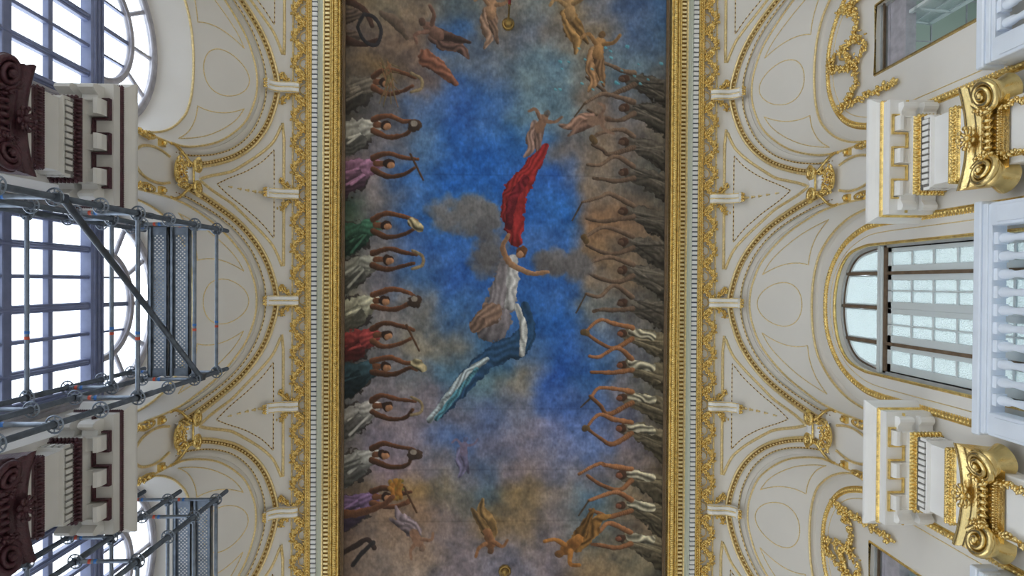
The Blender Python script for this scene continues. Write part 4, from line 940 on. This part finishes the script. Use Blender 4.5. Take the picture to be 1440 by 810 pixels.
    puff(656, 300, 46, 24, 60, (112, 110, 110)); puff(692, 338, 22, 30, 26, (96, 94, 96)); puff(792, 372, 40, 16, 40, (104, 100, 100)); puff(690, 372, 24, 16, 14, (96, 94, 96))
    path([(768, 204), (748, 236), (728, 266), (722, 300), (726, 338)], [4, 12, 17, 17, 9], (116, 36, 36), folds=.2); path([(740, 250), (722, 280), (716, 318)], [5, 7, 5], (92, 28, 34), folds=.2)
    path([(716, 370), (712, 400), (704, 430), (694, 462)], [12, 17, 22, 20], (104, 98, 100), folds=.14); path([(722, 366), (722, 396), (718, 430)], [8, 9, 7], (148, 146, 144), folds=.16); path([(690, 440), (676, 452), (668, 462)], [16, 12, 6], (104, 84, 72), folds=.2)
    path([(740, 430), (744, 460), (732, 486), (704, 496), (676, 516), (650, 546), (620, 580)], [6, 10, 16, 15, 13, 12, 8], (34, 58, 82), folds=.18); path([(728, 430), (738, 460), (736, 498)], [4, 5, 4], (152, 152, 148), folds=.2)
    path([(686, 506), (660, 524), (640, 548), (606, 592)], [3.5, 5, 5, 4], (128, 136, 138), folds=.3); path([(672, 520), (640, 560), (616, 590)], [3, 4, 3], (64, 104, 116), folds=.3)
    path([(720, 372), (748, 384), (772, 382)], [4.5, 3.4, 2.6], (152, 116, 88)); path([(716, 368), (708, 348), (716, 330)], [4.5, 3.4, 2.6], (150, 112, 84)); cap((734, 355), 7.5, (736, 353), 7, (92, 62, 42)); cap((732, 358), 5, (733, 357), 4.6, (156, 116, 88))
    for q in range(26): x, y = (R.uniform(780, 930), R.uniform(60, 130)); cap((x, y), R.uniform(.8, 2.2), (x + 2, y + 1), R.uniform(.8, 2), (88, 160, 176), al=.7)
    n3 = fbm(nx, ny, 4, 2, 31)[..., None] - .5
    return img * (1 + .22 * n3) * PSC
PSC = 1.08

S = 84.8                                             # canvas units per metre
nx, ny = 470, 1080
cx = np.linspace(-PX, PX, nx); cy = np.linspace(PY0, PY1, ny)
U = 712.5 + cx * S; Vv = 423.5 + cy * S               # design coordinates
img = paint(U, Vv)
V = np.zeros((ny, nx, 3)); V[:, :, 0] = cx[None]; V[:, :, 1] = cy[:, None]; V[:, :, 2] = 0
me = bpy.data.meshes.new('canvas'); idx = np.arange(nx * ny).reshape(ny, nx)
F = np.stack([idx[:-1, :-1], idx[1:, :-1], idx[1:, 1:], idx[:-1, 1:]], -1).reshape(-1, 4)
me.vertices.add(nx * ny); me.vertices.foreach_set('co', V.reshape(-1)); me.loops.add(F.size); me.loops.foreach_set('vertex_index', F.reshape(-1))
me.polygons.add(len(F)); me.polygons.foreach_set('loop_start', np.arange(0, F.size, 4)); me.polygons.foreach_set('loop_total', np.full(len(F), 4)); me.update()
ca = me.color_attributes.new('paint', 'FLOAT_COLOR', 'POINT'); lin = srgb(np.clip(img, 0, 255)); ca.data.foreach_set('color', np.concatenate([lin.reshape(-1, 3), np.ones((nx * ny, 1))], 1).reshape(-1))
pm = bpy.data.materials.new('painted_canvas'); pm.use_nodes = True; nt = pm.node_tree; bs_ = nt.nodes['Principled BSDF']
at = nt.nodes.new('ShaderNodeVertexColor'); at.layer_name = 'paint'; bs_.inputs['Roughness'].default_value = .6; bs_.inputs['Specular IOR Level'].default_value = .25
tc = nt.nodes.new('ShaderNodeTexCoord'); nz = nt.nodes.new('ShaderNodeTexNoise'); nz.inputs['Scale'].default_value = 26; nz.inputs['Detail'].default_value = 6
mp = nt.nodes.new('ShaderNodeMapping'); mp.inputs['Scale'].default_value = (1, .45, 1); mr = nt.nodes.new('ShaderNodeMapRange'); mr.inputs[1].default_value = .25; mr.inputs[2].default_value = .75; mr.inputs[3].default_value = .80; mr.inputs[4].default_value = 1.2
vm = nt.nodes.new('ShaderNodeVectorMath'); vm.operation = 'SCALE'
nt.links.new(tc.outputs['Object'], mp.inputs[0]); nt.links.new(mp.outputs[0], nz.inputs['Vector']); nt.links.new(nz.outputs['Fac'], mr.inputs[0]); nt.links.new(at.outputs['Color'], vm.inputs[0]); nt.links.new(mr.outputs[0], vm.inputs['Scale']); nt.links.new(vm.outputs[0], bs_.inputs['Base Color'])
me.materials.append(pm)
pr = empty('ceiling_painting', (0, 0, 11.66), 'large ceiling painting of blue sky, clouds and robed figures in a gilt frame', 'painting')
cv = bpy.data.objects.new('canvas', me); COL.objects.link(cv); cv.parent = pr
m = MB()
m.box((-2.78, PY0 - .05, 11.685), (2.78, PY1 + .05, 11.75)); m.build('stretcher_board', DARK, pr, (0, 0, 11.66))
for s in (1, -1):
    m = MB(); m.box((s * 2.655, PY0, 11.625), (s * 2.70, PY1, 11.66), 0, .004); m.build('wood_strip', WOOD, pr, (0, 0, 11.66))

# ------------------------------------------------------------------ chandeliers (their bodies hang outside the frame)
def chandelier(y, label):
    r = empty('chandelier', (.012, y, 11.66), label, 'chandelier'); O = (0, 0, 11.66)
    m = MB(); m.grid([[(q * cos(a), q * sin(a), z) for a in np.linspace(0, 2 * pi, 17)[:-1]] for q, z in ((.10, 11.66), (.105, 11.62), (.07, 11.60), (.075, 11.57), (.045, 11.53), (.02, 11.50))], 0, True, closev=True)
    m.tube([(.08 * cos(a), .08 * sin(a), 11.615) for a in np.linspace(0, 2 * pi, 21)[:-1]], .012, 6, 0, True); m.build('ceiling_boss', BRASS, r, O)
    m = MB(); m.tube([(0, 0, 11.52), (0, 0, 10.93)], .017, 8); m.tube([(0, 0, 10.93), (0, 0, 10.88)], .028, 8); m.build('stem', BRASS, r, O)
    m = MB(); m.tube([(0, 0, 10.9), (0, 0, 5.2)], .023, 10); m.build('red_sleeve', RODM, r, O)
    m = MB(); m.grid([[(q * cos(a), q * sin(a), z) for a in np.linspace(0, 2 * pi, 17)[:-1]] for q, z in ((.03, 5.2), (.12, 5.05), (.07, 4.9), (.2, 4.7), (.24, 4.55), (.1, 4.4), (.02, 4.2))], 0, True, closev=True)
    for k in range(8):
        a = pi / 4 * k; d = A(cos(a), sin(a), 0); m.tube(spline([d * .1 + A(0, 0, 4.6), d * .45 + A(0, 0, 4.35), d * .8 + A(0, 0, 4.5), d * .85 + A(0, 0, 4.75)], 12), .018, 6)
    m.build('arms', BRASS, r, O)
    for k in range(8):
        a = pi / 4 * k; m = MB(); m.ell((.85 * cos(a), .85 * sin(a), 4.84), np.eye(3), (.05, .05, .08), 0, ICO2); m.build('bulb', BULB, r, O)
    l = bpy.data.lights.new('chandelier_light', 'POINT'); l.energy = CH_W; l.color = (1, .86, .68); l.shadow_soft_size = .6; o = bpy.data.objects.new('chandelier_light', l); o.location = (0, y, 5.0); COL.objects.link(o)
CH_W = 45
chandelier(-4.585, 'dark red chandelier rod with gilt boss hanging from the painting near the top edge')
chandelier(4.50, 'gilt chandelier boss on the painting at the bottom edge')

# ------------------------------------------------------------------ outside: pale paving so daylight bounces in
m = MB(); m.box((-40, -40, -.3), (40, 40, -.12)); g = m.build('courtyard_paving', mat('pale_paving', (.6, .6, .58), .8)); g['label'] = 'pale paving outside the hall'; g['category'] = 'paving'; struct(g)

# ------------------------------------------------------------------ light, camera
w = bpy.data.worlds.new('sky'); bpy.context.scene.world = w; w.use_nodes = True
bg = w.node_tree.nodes['Background']; bg.inputs[0].default_value = (.84, .92, 1.0, 1); bg.inputs[1].default_value = 2.6
sc = bpy.context.scene
sc.view_settings.view_transform = 'Standard'; sc.view_settings.look = 'None'; sc.view_settings.exposure = 0.58; sc.view_settings.gamma = 1; sc.view_settings.use_curve_mapping = False
sc.cycles.use_denoising = True; sc.cycles.max_bounces = 10; sc.cycles.diffuse_bounces = 6; sc.cycles.sample_clamp_indirect = 8
F_ = 850.
z = unit((692 - 720, 398 - 405, F_)); x = A(1, .006, 0); x[2] = -(x[0] * z[0] + x[1] * z[1]) / z[2]; x = unit(x); y = np.cross(z, x)
Rw = np.array([x, y, z])                              # world = Rw @ cam (x right, y down, z forward)
Mw = Matrix([[Rw[i][0], -Rw[i][1], -Rw[i][2], (-.228, -.300, 1.6)[i]] for i in range(3)] + [[0, 0, 0, 1]])
cd = bpy.data.cameras.new('camera'); cd.sensor_width = 36; cd.lens = 36 * F_ / 1440; cam = bpy.data.objects.new('camera', cd); COL.objects.link(cam); cam.matrix_world = Mw; sc.camera = cam; cd.clip_end = 200
